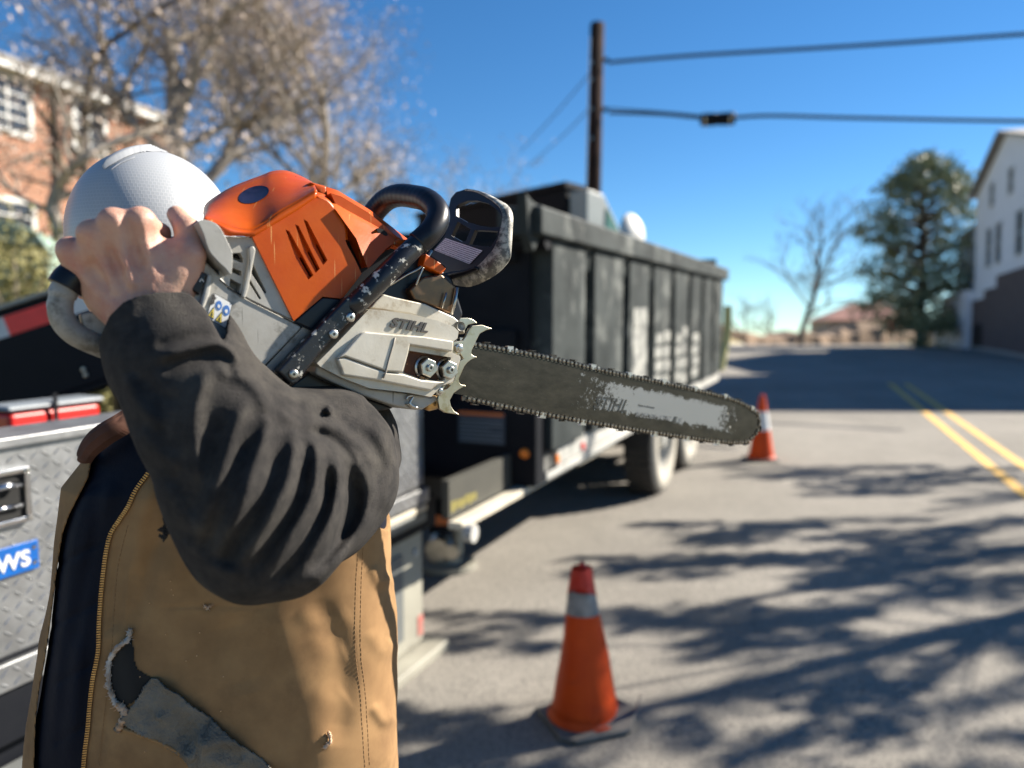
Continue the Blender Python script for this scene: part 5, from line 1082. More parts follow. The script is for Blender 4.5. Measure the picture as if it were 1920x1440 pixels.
# smooth direction
links = MB(); rv_ = MB(); step = .0078; Ltot = cs[-1]; i = 0; s = .004; cutn = 0; rsd = random.Random(11)
while s < Ltot-.006:
    p, d, o_ = along(s); near = (i%2 == 0); h = (.0024 if near else .0012) ; c = p + o_*.0040
    # tie strap: an eight-sided plate, waisted
    pl8 = [(-.0052,-.0016),(-.0040,-.0031),(-.0012,-.0022),(.0012,-.0022),(.0040,-.0031),(.0052,-.0016),(.0052,.0016),(.0038,.0031),(.0012,.0020),(-.0012,.0020),(-.0038,.0031),(-.0052,.0016)]
    for sg, hh in ((1,h),(-1,h)):
        fr_ = [c + d*a_*1.22 + o_*b_*1.3 + SN*(sg*hh) for a_,b_ in pl8]; bk = [v - SN*(sg*.0011) for v in fr_]; n12 = 12
        links.add(fr_+bk, [tuple(range(12)), tuple(range(23,11,-1))]+[(k_,(k_+1)%12,(k_+1)%12+12,k_+12) for k_ in range(12)])
    for t_ in (-.0039, .0039):
        if near: rv_.lathe(c+d*t_+SN*.0024, SN, [(.0026,0),(.0022,.0009),(0,.0011)], 8)
    rv_.bar(c-o_*.001-d*.0025, c-o_*.001+d*.0025, .0016, .0075, o_)      # drive link body
    if i%5 == 2:
        side = 1 if (cutn%2 == 0) else -1; cutn += 1; cm = MB(); base = c + SN*side*.0018
        top = [base + o_*.0058 - d*.0055 + SN*side*.001, base + o_*.0064 + d*.0052 + SN*side*.001, base + o_*.0064 + d*.0052 - SN*side*.0052, base + o_*.0056 - d*.0055 - SN*side*.0045]
        cm.hexa([v - o_*.0009 for v in top] + top)
        cm.hexa([base - d*.005 - o_*.002, base + d*.005 - o_*.002, base + d*.005 - o_*.002 + SN*side*.001, base - d*.005 - o_*.002 + SN*side*.001, base - d*.0048 + o_*.0056, base + d*.005 + o_*.0062, base + d*.005 + o_*.0062 + SN*side*.001, base - d*.0048 + o_*.0056 + SN*side*.001])
        g0 = base + d*.0105; cm.hexa([g0 - d*.002 - o_*.002, g0 + d*.0025 - o_*.002, g0 + d*.0025 - o_*.002 + SN*.001, g0 - d*.002 - o_*.002 + SN*.001, g0 - d*.001 + o_*.0045, g0 + d*.002 + o_*.0035, g0 + d*.002 + o_*.0035 + SN*.001, g0 - d*.001 + o_*.0045 + SN*.001])
        cm.build('cutter_tooth', M['cutter'] if side > 0 and rsd.random() < .75 else M['chain'], saw)
    s += step; i += 1
o = links.build('chain_links', M['chain'], saw); o['kind'] = 'stuff'
o = rv_.build('chain_rivets', M['chain_rivet'], saw, smooth=False); o['kind'] = 'stuff'
# --- rear handle loop
m_ = MB(); hp_ = [(392,470,-.056),(350,470,-.058),(290,480,-.06),(220,497,-.06),(165,512,-.06),(135,522,-.06),(121,540,-.06)]
m_.tube(smoothpts([SP(*p) for p in hp_], 6), [.017]*37, 20); m_.build('rear_grip', M['black_clean'], saw, smooth=True)
m_ = MB(); hq = [(128,530,-.06),(118,550,-.06),(113,575,-.06),(118,600,-.06),(140,625,-.06),(180,645,-.06),(230,662,-.06),(300,680,-.058),(360,690,-.055)]
m_.tube(smoothpts([SP(*p) for p in hq], 6), [.0135]*8+[.0120]*41, 20); m_.build('rear_loop', M['saw_dirty'], saw, smooth=True)
prism('loop_web', [(150,588),(178,583),(300,600),(330,690),(210,650),(160,622)], -.055, -.075, M['saw_white'], bevel=.003)
# ================================================================ THE PERSON
class Field:
    """signed distance field on a regular grid, blended shape by shape, meshed once"""
    def __init__(s, lo, hi, vox):
        s.lo = np.array(lo, float); s.vox = vox; s.n = np.ceil((np.array(hi)-s.lo)/vox).astype(int)+1; s.F = np.full(s.n, 1.0, np.float32)
    def sl(s, a, b, mg):
        i0 = np.clip(((np.minimum(a,b)-mg-s.lo)/s.vox).astype(int), 0, s.n); i1 = np.clip(((np.maximum(a,b)+mg-s.lo)/s.vox).astype(int)+2, 0, s.n)
        if (i1 <= i0).any(): return None, None
        sl_ = tuple(slice(p, q) for p, q in zip(i0, i1)); g = np.meshgrid(*[s.lo[k]+s.vox*np.arange(i0[k], i1[k]) for k in range(3)], indexing='ij', sparse=True); return sl_, g
    def put(s, sl_, d, k):
        f = s.F[sl_]
        if k <= 0: s.F[sl_] = np.minimum(f, d); return
        h = np.clip(.5+.5*(f-d)/k, 0, 1); s.F[sl_] = f*(1-h)+d*h - k*h*(1-h)
    def cap(s, a, b, ra, rb, k=.01, sq=None):
        """tapered capsule; sq=(axis, factor) flattens it across an axis"""
        a = np.array(a, float); b = np.array(b, float); mg = max(ra, rb)+k*2+s.vox*4; sl_, g = s.sl(a, b, mg)
        if sl_ is None: return s
        ab = b-a; L2 = max(ab@ab, 1e-12); p = [g[i]-a[i] for i in range(3)]; t = np.clip((p[0]*ab[0]+p[1]*ab[1]+p[2]*ab[2])/L2, 0, 1)
        q = [p[i]-ab[i]*t for i in range(3)]
        if sq is not None:
            ax = np.array(sq[0], float); ax /= np.linalg.norm(ax); c = (q[0]*ax[0]+q[1]*ax[1]+q[2]*ax[2])*(1/sq[1]-1); q = [q[i]+ax[i]*c for i in range(3)]
        d = np.sqrt(q[0]**2+q[1]**2+q[2]**2) - (ra+(rb-ra)*t); s.put(sl_, d.astype(np.float32), k); return s
    def ell(s, c, R, k=.01, ax=None):
        c = np.array(c, float); R = np.array(R, float); sl_, g = s.sl(c, c, R.max()+k*2+s.vox*4)
        if sl_ is None: return s
        p = [g[i]-c[i] for i in range(3)]
        if ax is not None: p = [sum(p[j]*ax[i][j] for j in range(3)) for i in range(3)]
        r = np.sqrt((p[0]/R[0])**2+(p[1]/R[1])**2+(p[2]/R[2])**2); r2 = np.sqrt((p[0]/R[0]**2)**2+(p[1]/R[1]**2)**2+(p[2]/R[2]**2)**2)
        d = r*(r-1)/np.maximum(r2, 1e-6); s.put(sl_, d.astype(np.float32), k); return s
    def coords(s): return np.meshgrid(*[s.lo[k]+s.vox*np.arange(s.n[k]) for k in range(3)], indexing='ij', sparse=True)
    def pix(s):
        X, Y, Z = s.coords(); dz = Z-CAM.z; f = Y*FW.y+dz*FW.z; u = Y*UP.y+dz*UP.z
        return (960+FPX*X/f).astype(np.float32), (720-FPX*u/f).astype(np.float32)
    def build(s, name, m, parent, band=4):
        g = openvdb.FloatGrid(); b = band*s.vox; g.background = b; g.copyFromArray(np.clip(s.F, -b, b).astype(np.float32)); p, t, q = g.convertToPolygons(isovalue=0, adaptivity=0)
        V = p.astype(float)*s.vox + s.lo; o = mesh(name, V, q[:, ::-1], m, parent, True); me = o.data
        # orient outwards
        c = np.zeros(len(me.vertices)*3); me.vertices.foreach_get('co', c); c = c.reshape(-1,3); me.update(); nn = np.zeros(len(me.polygons)*3); me.polygons.foreach_get('normal', nn); ctr = np.zeros(len(me.polygons)*3); me.polygons.foreach_get('center', ctr)
        nn = nn.reshape(-1,3); ctr = ctr.reshape(-1,3); i = ctr[:,2].argmax()
        if nn[i,2] < 0: me.flip_normals()
        return o
def foldmap(items, step=2, W=2000, H=1700, x0=-60, y0=200):
    """relief drawn along lines: (points, width px, height m)"""
    xs = np.arange(x0, x0+W, step); ys = np.arange(y0, y0+H, step); X, Y = np.meshgrid(xs, ys, indexing='xy'); R = np.zeros_like(X, float)
    for it in items:
        pts, wd, am = it[:3]; pts = sm2(pts, 5) if len(pts) > 2 else pts; best = np.full(X.shape, 1e9); par_ = np.zeros(X.shape); n = len(pts)-1
        xm = min(p[0] for p in pts)-wd*3; xM = max(p[0] for p in pts)+wd*3; ym = min(p[1] for p in pts)-wd*3; yM = max(p[1] for p in pts)+wd*3
        i0, i1 = max(0,int((xm-x0)/step)), max(0,int((xM-x0)/step)+1); j0, j1 = max(0,int((ym-y0)/step)), max(0,int((yM-y0)/step)+1); x = X[j0:j1, i0:i1]; y = Y[j0:j1, i0:i1]; be = np.full(x.shape, 1e9); pa = np.zeros(x.shape)
        for k, (p, q) in enumerate(zip(pts[:-1], pts[1:])):
            dx, dy = q[0]-p[0], q[1]-p[1]; t = np.clip(((x-p[0])*dx+(y-p[1])*dy)/(dx*dx+dy*dy+1e-9), 0, 1); d = (x-p[0]-dx*t)**2+(y-p[1]-dy*t)**2; m_ = d < be; be = np.where(m_, d, be); pa = np.where(m_, (k+t)/n, pa)
        taper = np.clip(np.minimum(pa, 1-pa)*5+.15, 0, 1)
        R[j0:j1, i0:i1] += am*np.exp(-be/(2*wd*wd))*taper
    return (x0, y0, step, R)
def samp(fm, px, py):
    x0, y0, st, R = fm; x = np.clip((px-x0)/st, 0, R.shape[1]-1.01); y = np.clip((py-y0)/st, 0, R.shape[0]-1.01); i = x.astype(int); j = y.astype(int); fx = x-i; fy = y-j
    return R[j,i]*(1-fx)*(1-fy)+R[j,i+1]*fx*(1-fy)+R[j+1,i]*(1-fx)*fy+R[j+1,i+1]*fx*fy
def vnoise(F, sc, amp, seed):
    """smooth value noise added to a field"""
    R = np.random.RandomState(seed); n = np.ceil(F.n*F.vox/sc).astype(int)+3; g = R.uniform(-1,1,n).astype(np.float32); out = g; idx = []
    for k in range(3):
        t = np.arange(F.n[k])*F.vox/sc; i = t.astype(int); f = t-i; f = (f*f*(3-2*f)).astype(np.float32); a = np.take(out, i, axis=k); b = np.take(out, i+1, axis=k); sh = [1,1,1]; sh[k] = -1; f = f.reshape(sh); out = a*(1-f)+b*f
    F.F += amp*out
T3 = lambda px, py, d: tuple(P(px, py, d))
bodyroot = root('person', (-.43, 1.08, gz(0,1.08)), 'worker in white hard hat, charcoal sweatshirt and torn brown vest carrying the saw', 'person')
DC = 1.08
stack = [(740,462,110,.075),(790,456,215,.10),(830,452,245,.115),(900,434,284,.13),(1000,426,290,.135),(1100,421,296,.14),(1200,416,303,.145),(1330,403,320,.15),(1440,396,328,.15),(1600,388,345,.15),(1800,390,320,.14),(1950,392,325,.14)]
zs = np.array([P(960,r,DC).z for r,_,_,_ in stack])[::-1]; cxs = np.array([(c-960)/FPX*DC for _,c,_,_ in stack])[::-1]; rxs = np.array([h/FPX*DC*1.0 for _,_,h,_ in stack])[::-1]; rys = np.array([q for *_,q in stack])[::-1]
def torso(F, off, zlo, zhi):
    X, Y, Z = F.coords(); z = Z[0,0,:]; cx = np.interp(z, zs, cxs); rx = np.interp(z, zs, rxs)+off; ry = np.interp(z, zs, rys)+off
    cx, rx, ry = [q.reshape(1,1,-1) for q in (cx, rx, ry)]; cy = DC+.0
    a = np.abs((X-cx)/rx); b = np.abs((Y-cy)/ry); r = (a**2.5+b**2.5)**(1/2.5); d = (r-1)*np.minimum(rx,ry)*(.55+.45*1)/np.maximum(1.0, 1.0)
    top = Z-zhi; bot = zlo-Z
    return np.maximum(np.maximum(d, top), bot).astype(np.float32)
# -------- body (one continuous surface; only the hand shows)
HD = dict(idx=(262,413,.772), mid=(212,416,.762), rng=(171,438,.764), pky=(132,469,.776))
W0 = (272,588,.80)
def build_body():
    F = Field((-.85,.70,gz(0,1)-.02), (-.02,1.42,2.02), .0028)
    tor = torso(F, -.035, 1.02, 1.60); F.F = np.minimum(F.F, tor)
    X0 = (440-960)/FPX*DC
    sl_ = P(655,835,1.06); F.cap((X0,DC,1.50), (X0+.02,DC+.01,1.62), .075, .065, .05)
    hc = P(288,470,1.10); F.cap((X0-.02,DC,1.6), (hc.x+.0,hc.y+.02,hc.z-.09), .062, .058, .03)
    F.ell(hc, (.078,.096,.118), .02); F.ell(hc+Vector((-.02,-.045,-.055)), (.052,.05,.06), .03)
    F.cap(hc+Vector((-.035,-.092,.0)), hc+Vector((-.045,-.112,-.035)), .009, .014, .012)            # nose
    for s_ in (-1,1): F.ell(hc+Vector((s_*.079,.01,-.02)), (.008,.018,.03), .006)                     # ears
    F.cap(hc+Vector((-.055,-.088,-.068)), hc+Vector((-.005,-.095,-.068)), .006, .006, .006)          # lips
    # legs, feet
    zg = gz(0,1.08)
    for s_ in (-1,1):
        hx = X0+s_*.10; F.cap((hx,DC,1.02), (hx+s_*.03,DC-.02,.58), .095, .065, .05); F.cap((hx+s_*.03,DC-.02,.58), (hx+s_*.05,DC+.02,zg+.12), .06, .042, .02); F.cap((hx+s_*.05,DC+.04,zg+.05), (hx+s_*.07,DC-.15,zg+.035), .045, .035, .02)
    # right arm: hangs back behind the torso
    F.cap((X0-.16,DC+.03,1.49), (X0-.15,DC+.14,1.24), .050, .043, .03); F.cap((X0-.15,DC+.14,1.24), (X0-.02,DC+.20,1.12), .042, .03, .02); F.ell((X0+.04,DC+.20,1.11), (.05,.02,.04), .015)
    for k in range(4): F.cap((X0+.07,DC+.20,1.135-k*.017), (X0+.115,DC+.19,1.13-k*.018), .009, .008, .004)
    # left arm
    F.cap(T3(650,850,1.02), T3(475,1000,.80), .058, .048, .03); F.cap(T3(475,1000,.80), T3(*W0), .046, .030, .02)
    # ---- the hand
    w = Vector(P(*W0)); hdir = Vector((.2,-1,.2))
    F.cap(T3(300,650,.80), T3(268,585,.797), .035, .031, .02, sq=(hdir,.78))
    mc = {k: Vector(P(*v)) for k, v in HD.items()}
    wr = {'idx': Vector(P(318,570,.80)), 'mid': Vector(P(283,582,.792)), 'rng': Vector(P(250,588,.793)), 'pky': Vector(P(224,588,.80))}
    rad = dict(idx=(.017,.0125), mid=(.017,.013), rng=(.017,.0125), pky=(.0165,.012))
    for k in mc: F.cap(wr[k]+Vector((0,.006,0)), mc[k]+Vector((0,.007,-.003)), *rad[k], .016)
    # palm fill
    F.cap(T3(310,500,.805), T3(180,505,.805), .020, .018, .02); F.cap(T3(290,545,.805), T3(205,555,.805), .022, .020, .02)
    # knuckles, tendons
    for k, r in (('idx',.0128),('mid',.0132),('rng',.0122),('pky',.0118)):
        F.ell(mc[k], (r*1.05,r*1.0,r), .008)
        F.cap(mc[k]+Vector((0,-.0045,-.004)), mc[k].lerp(wr[k],.7)+Vector((0,-.0135,0)), .0048, .003, .007)
    # fingers: knuckle -> middle joint (away) -> fingertip, closed round the grip
    tip = {}
    for k, (dx, ln) in dict(idx=(-.002,.044), mid=(-.004,.047), rng=(-.006,.044), pky=(-.007,.036)).items():
        a = mc[k]; h = Vector((dx,.80,-.12)).normalized(); b = a + h*ln; c = b + Vector((.004,.25,-.95)).normalized()*(ln*.62); e = c + Vector((.004,-.75,-.55)).normalized()*(ln*.5)
        F.cap(a, b, .0118, .0102, .006); F.cap(b, c, .0102, .0092, .003); F.cap(c, e, .0092, .0082, .003)
        F.ell(b, (.0108,.0108,.0108), .003); tip[k] = (c, e)
    # skin web between the knuckles
    for a, b in (('idx','mid'),('mid','rng'),('rng','pky')): F.cap(mc[a]+Vector((0,.006,-.012)), mc[b]+Vector((0,.006,-.012)), .0095, .0095, .010)
    # thumb: base, web, first joint, tip up and over the lever
    tb0 = Vector(P(322,560,.805)); tb1 = Vector(P(356,478,.800)); tb2 = Vector(P(352,432,.812)); tb3 = Vector(P(331,403,.822))
    F.cap(tb0, tb1, .021, .0150, .014); F.cap(tb1, tb2, .0138, .0122, .006); F.cap(tb2, tb3, .0124, .0098, .004); F.ell(tb2, (.0128,.0128,.0128), .004)
    F.cap(Vector(P(312,480,.800)), Vector(P(345,500,.806)), .014, .014, .014); F.cap(Vector(P(330,520,.803)), Vector(P(300,540,.80)), .018,.02,.015)
    PX, PY = F.pix()
    hm = foldmap([([(192,408),(205,450),(228,520)], 8, -.0020), ([(150,438),(178,490),(212,548)], 8, -.0020), ([(238,400),(250,450),(266,520)], 8, -.0019), ([(290,425),(305,470),(318,510)], 10, -.0018),
        ([(214,405),(228,460),(248,540)], 6, .0010), ([(172,430),(200,490),(232,560)], 6, .0010), ([(262,402),(276,460),(290,530)], 6, .0010), ([(135,462),(170,520),(215,575)], 7, .0010),
        ([(205,470),(240,500),(245,540)], 2.5, .0012), ([(245,500),(275,520),(290,560)], 2.5, .0012), ([(335,440),(352,436),(366,440)], 1.6, -.0008), ([(334,447),(352,443),(366,447)], 1.6, -.0008),
        ([(200,399),(212,396),(224,400)], 1.5, -.0007), ([(250,398),(262,394),(275,398)], 1.5, -.0007), ([(160,424),(172,420),(184,426)], 1.5, -.0007), ([(230,575),(270,568),(320,560)], 2, -.0007)], step=1)
    F.F -= samp(hm, PX, PY).astype(np.float32)*np.ones(F.n, np.float32)
    vnoise(F, .011, .0005, 3)
    b = F.build('body', M['skin'], bodyroot, 3)
    # thumb nail and finger nails
    mb = MB()
    nt = (tb3-tb2).normalized(); nv = (nt.cross(Vector((1,.3,0)))).normalized(); nv = nv if nv.z > 0 else -nv
    return b
build_body()
# -------- sweatshirt sleeve with its folds
def build_sleeve():
    F = Field((-.60,.58,1.26), (-.08,1.24,1.80), .0026)
    cz = lambda px, py, d: T3(px, py, d)
    F.cap(cz(283,588,.80), cz(303,640,.80), .054, .056, .01, sq=((.3,-1,0),.9))
    F.cap(cz(330,672,.795), cz(345,700,.795), .059, .058, .02)
    F.cap(cz(345,700,.795), cz(402,805,.785), .059, .067, .03)
    F.cap(cz(402,805,.785), cz(455,925,.778), .067, .070, .03)
    F.cap(cz(455,925,.778), cz(487,1022,.782), .068, .049, .03)
    F.cap(cz(478,1020,.78), cz(520,1010,.80), .050, .056, .03)
    F.cap(cz(500,990,.80), cz(600,895,.90), .066, .078, .04)
    F.cap(cz(600,900,.90), cz(622,855,.98), .082, .078, .04)
    F.cap(cz(500,870,.83), cz(600,850,.92), .075, .075, .04)
    F.cap(cz(628,845,1.02), cz(560,840,1.08), .078, .07, .04)
    F.cap(cz(655,800,1.02), cz(640,790,1.0), .046, .036, .02)
    PX, PY = F.pix()
    A = .0074
    fm = foldmap([([(398,690),(372,740),(362,800),(368,860),(378,930)], 11, A*1.1), ([(398,692),(440,700),(475,722),(505,775)], 10, A*.9), ([(470,740),(442,800),(424,850),(398,920),(384,985)], 11, A*1.0),
        ([(499,775),(492,830),(474,880),(446,960),(410,1035)], 11, A*1.2), ([(552,805),(550,860),(534,920),(488,1000),(444,1065)], 10, A*1.25), ([(575,812),(596,850),(590,915),(560,980),(505,1070)], 10, A*1.25),
        ([(612,835),(636,890),(630,945),(604,1005),(550,1090)], 10, A*1.2), ([(640,835),(676,872),(694,925),(672,1000),(604,1072),(545,1104)], 12, A*1.2),
        ([(404,765),(400,840),(376,920),(352,985)], 13, -A*.85), ([(462,815),(436,900),(404,975),(386,1035)], 11, -A*.8), ([(522,845),(498,925),(450,1005),(422,1060)], 10, -A*.85), ([(572,850),(560,935),(508,1018),(466,1078)], 9, -A*.85),
        ([(612,872),(608,950),(564,1036),(516,1090)], 9, -A*.9), ([(652,885),(660,950),(630,1020),(580,1075)], 12, -A*1.1), ([(498,790),(470,830),(452,850)], 8, -A*.5),
        ([(590,790),(640,808),(684,845),(706,880)], 8, A*.8), ([(580,806),(632,832),(668,868)], 6, -A*.5), ([(520,770),(560,790),(600,800)], 9, A*.5),
        ([(290,672),(340,657),(400,643),(436,660),(446,688)], 8, A*1.3), ([(292,650),(340,637),(396,626)], 7, -A*.45), ([(300,694),(350,678),(408,674)], 9, -A*.5), ([(440,704),(425,688)], 6, -A*.6),
        ([(560,755),(640,742),(690,750)], 12, A*.5), ([(612,775),(622,762)], 5, A*1.2), ([(604,782),(614,776)], 4, -A*.7), ([(236,700),(262,760),(310,800)], 10, A*.7), ([(262,700),(300,740),(340,750)], 9, -A*.4), ([(262,800),(300,850),(340,870)], 12, A*.6),
        ([(300,900),(340,960),(400,1000)], 12, A*.55), ([(322,890),(360,930)], 10, -A*.35), ([(340,1010),(400,1062),(470,1080)], 10, A*.6), ([(390,1040),(450,1060)], 9, -A*.4), ([(620,800),(700,840),(735,900)], 12, -A*.4), ([(700,790),(728,870),(718,960)], 10, A*.6), ([(240,600),(250,560)], 9, A*.3)])
    F.F -= samp(fm, PX, PY).astype(np.float32)*np.ones(F.n, np.float32)
    vnoise(F, .06, .0045, 11); vnoise(F, .024, .0014, 12)
    # open the cuff: hollow it out around the wrist
    X, Y, Z = F.coords(); a = Vector(P(283,588,.80)); ax = (Vector(P(268,545,.795))-Vector(P(300,640,.80))).normalized()
    h = (X-a.x)*ax.x+(Y-a.y)*ax.y+(Z-a.z)*ax.z
    # cuff end: upper edge runs from lower left to upper right
    cutp = samp(foldmap([]), PX, PY) if False else 0
    # edge line through (190,605) .. (260,553) .. (345,548) .. (400,600): keep what is below
    ex = np.array([120,185,205,232,262,300,345,362,385,400,420,600]); ey = np.array([760,640,592,566,553,547,547,556,580,608,645,-400])
    lim = np.interp(PX, ex, ey); dcut = (lim-PY)*.8/FPX
    near = (Z > 1.60)
    F.F = np.where(near, np.maximum(F.F, dcut.astype(np.float32)), F.F)
    G_ = Field((-.60,.58,1.26), (-.08,1.24,1.80), .0026); G_.cap(cz(268,530,.798), cz(298,640,.80), .048, .048, .0, sq=((.3,-1,0),.9)); F.F = np.maximum(F.F, -G_.F)
    o = F.build('sweatshirt_sleeve', M['fleece'], bodyroot); return o
sleeve = build_sleeve()
# hooded sweatshirt over the torso, seen in the vest's opening and armhole
def build_shirt():
    X0s = (440-960)/FPX*DC
    F = Field((-.76,.88,.98), (-.10,1.30,1.66), .0034); F.F = torso(F, .001, 1.0, 1.585); F.cap((X0s-.16,DC+.03,1.50), (X0s-.15,DC+.13,1.26), .07, .055, .03)
    F.cap(T3(440,800,1.08), T3(420,760,1.09), .085, .075, .03); F.cap(T3(622,835,1.06), T3(580,830,1.08), .08, .08, .05); F.cap(T3(664,900,1.07), T3(662,840,1.07), .046, .045, .03)
    PX, PY = F.pix(); q = []
    for k in range(5): q.append(([(90, 960+k*110), (200, 900+k*110)], 4, -.0022))
    q += [([(215,900),(170,1000),(150,1150),(140,1300),(125,1440)], 13, .009), ([(175,900),(140,1000),(125,1120),(110,1250),(95,1440)], 11, .007), ([(190,930),(160,1080),(140,1220)], 9, -.006)]
    F.F -= samp(foldmap(q), PX, PY).astype(np.float32); vnoise(F, .06, .0015, 5)
    return F.build('quilted_lining', M['navy'], bodyroot)
shirt = build_shirt()
zipl = [(300,868),(275,888),(252,920),(238,950),(222,974),(206,1000),(198,1030),(193,1064),(189,1100),(186,1137),(184,1175),(183,1215),(178,1245),(172,1275),(167,1320),(163,1367),(158,1405),(154,1450),(150,1520),(150,1700)]
flap = [(190,825),(175,850),(166,895),(148,930),(130,965),(118,1000),(108,1060),(103,1100),(93,1180),(84,1240),(74,1290),(68,1340),(66,1380),(64,1440),(60,1520),(56,1700)]
def build_vest():
    F = Field((-.80,.86,.98), (-.10,1.32,1.66), .0026); outer = torso(F, .010, 1.02, 1.60); inner = torso(F, -.006, .9, 1.75); PX, PY = F.pix()
    q = [([(150,880),(330,1000),(300,1100)], 26, .004), ([(290,900),(262,980),(250,1080)], 13, .005), ([(330,950),(285,1050),(262,1160)], 10, -.003),
         ([(500,1135),(560,1260),(600,1440)], 34, .004), ([(430,1150),(470,1300)], 26, -.004), ([(600,1120),(640,1250),(630,1400)], 18, -.004), ([(560,1140),(600,1170),(660,1150)], 14, .0015),
         ([(580,1190),(620,1225),(650,1220)], 16, .0012), ([(590,1290),(620,1315),(650,1300)], 16, .0012), ([(690,1180),(720,1220),(738,1200)], 11, .0018),
         ([(676,1030),(670,1110),(669,1215),(678,1300),(686,1440)], 8, .0003), ([(700,1060),(715,1090),(735,1080)], 9, .003), ([(700,1320),(720,1350),(738,1340)], 9, .003), ([(610,1378),(614,1400)], 4, .004),
         ([(300,1140),(390,1136),(500,1140)], 3, -.0012), ([(385,1130),(395,1142)], 4, -.003), ([(243,1060),(235,1150),(228,1250)], 4, .0015), ([(222,1020),(210,1150),(205,1300),(190,1440)], 3, -.0015), ([(205,1180),(238,1230),(250,1330)], 14, .005)]
    F.F = outer - samp(foldmap(q), PX, PY).astype(np.float32); vnoise(F, .08, .0035, 21); vnoise(F, .035, .0006, 22)
    X, Y, Z = F.coords()
    F.F = np.maximum(F.F, -(inner + .0))
    zy = np.array([p[1] for p in zipl]); zx = np.array([p[0] for p in zipl]); fy = np.array([p[1] for p in flap]); fx = np.array([p[0] for p in flap])
    xr = np.interp(PY, zy, zx); xl = np.interp(PY, fy, fx); o_ = np.minimum(PX-xl, xr-PX)*.95/FPX; front = (DC+.02-Y)
    # removed where between the two edges, on the front half, all the way up to the neck
    rem = np.minimum(o_, front); nk = np.minimum(np.minimum((878-PY), np.minimum(PX-178, 480-PX))*.95/FPX, front); rem = np.maximum(rem, nk)
    F.F = np.maximum(F.F, rem.astype(np.float32))
    A = Field((-.80,.86,.98), (-.10,1.32,1.66), .0026); A.cap(T3(665,840,1.06), T3(760,850,1.10), .102, .11, 0); A.cap(T3(640,700,1.06), T3(665,840,1.06), .09, .102, .0); F.F = np.maximum(F.F, -A.F)
    return F.build('canvas_vest', M['canvas'], bodyroot)
vest = build_vest()
bpy.context.view_layer.update()
# ---- details laid on the cloth
def drape(name, pp, target, m, par, off=.002, step=4, relief=None, thick=.0015, frayn=0):
    """a patch of cloth in the outline pp, following the surface under it"""
    xs = [p[0] for p in pp]; ys = [p[1] for p in pp]; nx = int((max(xs)-min(xs))/step)+2; ny = int((max(ys)-min(ys))/step)+2; idx = {}; V = []
    def inside(x, y):
        c = False; n = len(pp); j = n-1
        for i in range(n):
            if (pp[i][1] > y) != (pp[j][1] > y) and x < (pp[j][0]-pp[i][0])*(y-pp[i][1])/(pp[j][1]-pp[i][1])+pp[i][0]: c = not c
            j = i
        return c
    for j in range(ny):
        for i in range(nx):
            x = min(xs)+i*step; y = min(ys)+j*step
            if inside(x, y):
                r_ = relief(x, y) if relief else 0; h, nn = onmesh(target, x, y, off+r_)
                if h is not None: idx[(i,j)] = len(V); V.append(h)
    F = [(idx[(i,j)], idx[(i+1,j)], idx[(i+1,j+1)], idx[(i,j+1)]) for (i,j) in idx if (i+1,j) in idx and (i+1,j+1) in idx and (i,j+1) in idx]
    if not F: return None
    o = mesh(name, V, F, m, par, True); o.data.update()
    if o.data.polygons[len(F)//2].normal.dot(CAM-(V[0])) < 0: o.data.flip_normals()
    if thick: s = o.modifiers.new('s','SOLIDIFY'); s.thickness = thick; s.offset = -1
    return o
def line_on(target, pts, off=.001, m=6):
    out = []
    for x, y in sm2(pts, m):
        h, nn = onmesh(target, x, y, off)
        if h is not None: out.append(h)
    return out
# zip: tape and teeth
zl = line_on(vest, [(x+5,y) for x,y in zipl[1:18]], .0012, 10)
if len(zl) > 5:
    mb = MB(); mb.tube(zl, .0022, 8, flat=.5); tape = mb.build('zip_tape', M['thread'], vest, smooth=True)
    mb = MB(); L = 0; acc = 0
    for a, b in zip(zl[:-1], zl[1:]):
        d = b-a; ln = d.length
        if ln > .03: continue
        while acc < ln:
            p = a + d*(acc/ln); x = d.normalized().cross(ray(200,1100).normalized()).normalized(); mb.bar(p-x*.0028+Vector((0,-.0022,0)), p+x*.0018+Vector((0,-.0022,0)), .0016, .0016); acc += .0031
        acc -= ln
    o = mb.build('zip_teeth', M['brass'], tape); o['kind'] = 'stuff'
# stitching along the side seam and armhole
def stitches(pts, target, m, dash=.004, gap=.0022, r=.0004, par=None, name='seam_stitching'):
    l = line_on(target, pts, .0001, 10); mb = MB(); acc = 0
    for a, b in zip(l[:-1], l[1:]):
        d = b-a; ln = d.length
        if ln > .03: continue
        while acc < ln: p = a+d*(acc/ln); q = p+d.normalized()*dash; mb.bar(p, q, r*2, r*2); acc += dash+gap
        acc -= ln
    if mb.V: o = mb.build(name, m, par or target); o['kind'] = 'stuff'
stitches([(672,1020),(667,1110),(666,1215),(675,1300),(684,1436)], vest, M['thread']); stitches([(681,1018),(677,1110),(676,1215),(685,1300),(693,1436)], vest, M['thread'])
stitches([(240,985),(222,1060),(214,1150),(208,1240),(196,1340),(186,1430)], vest, M['thread'])
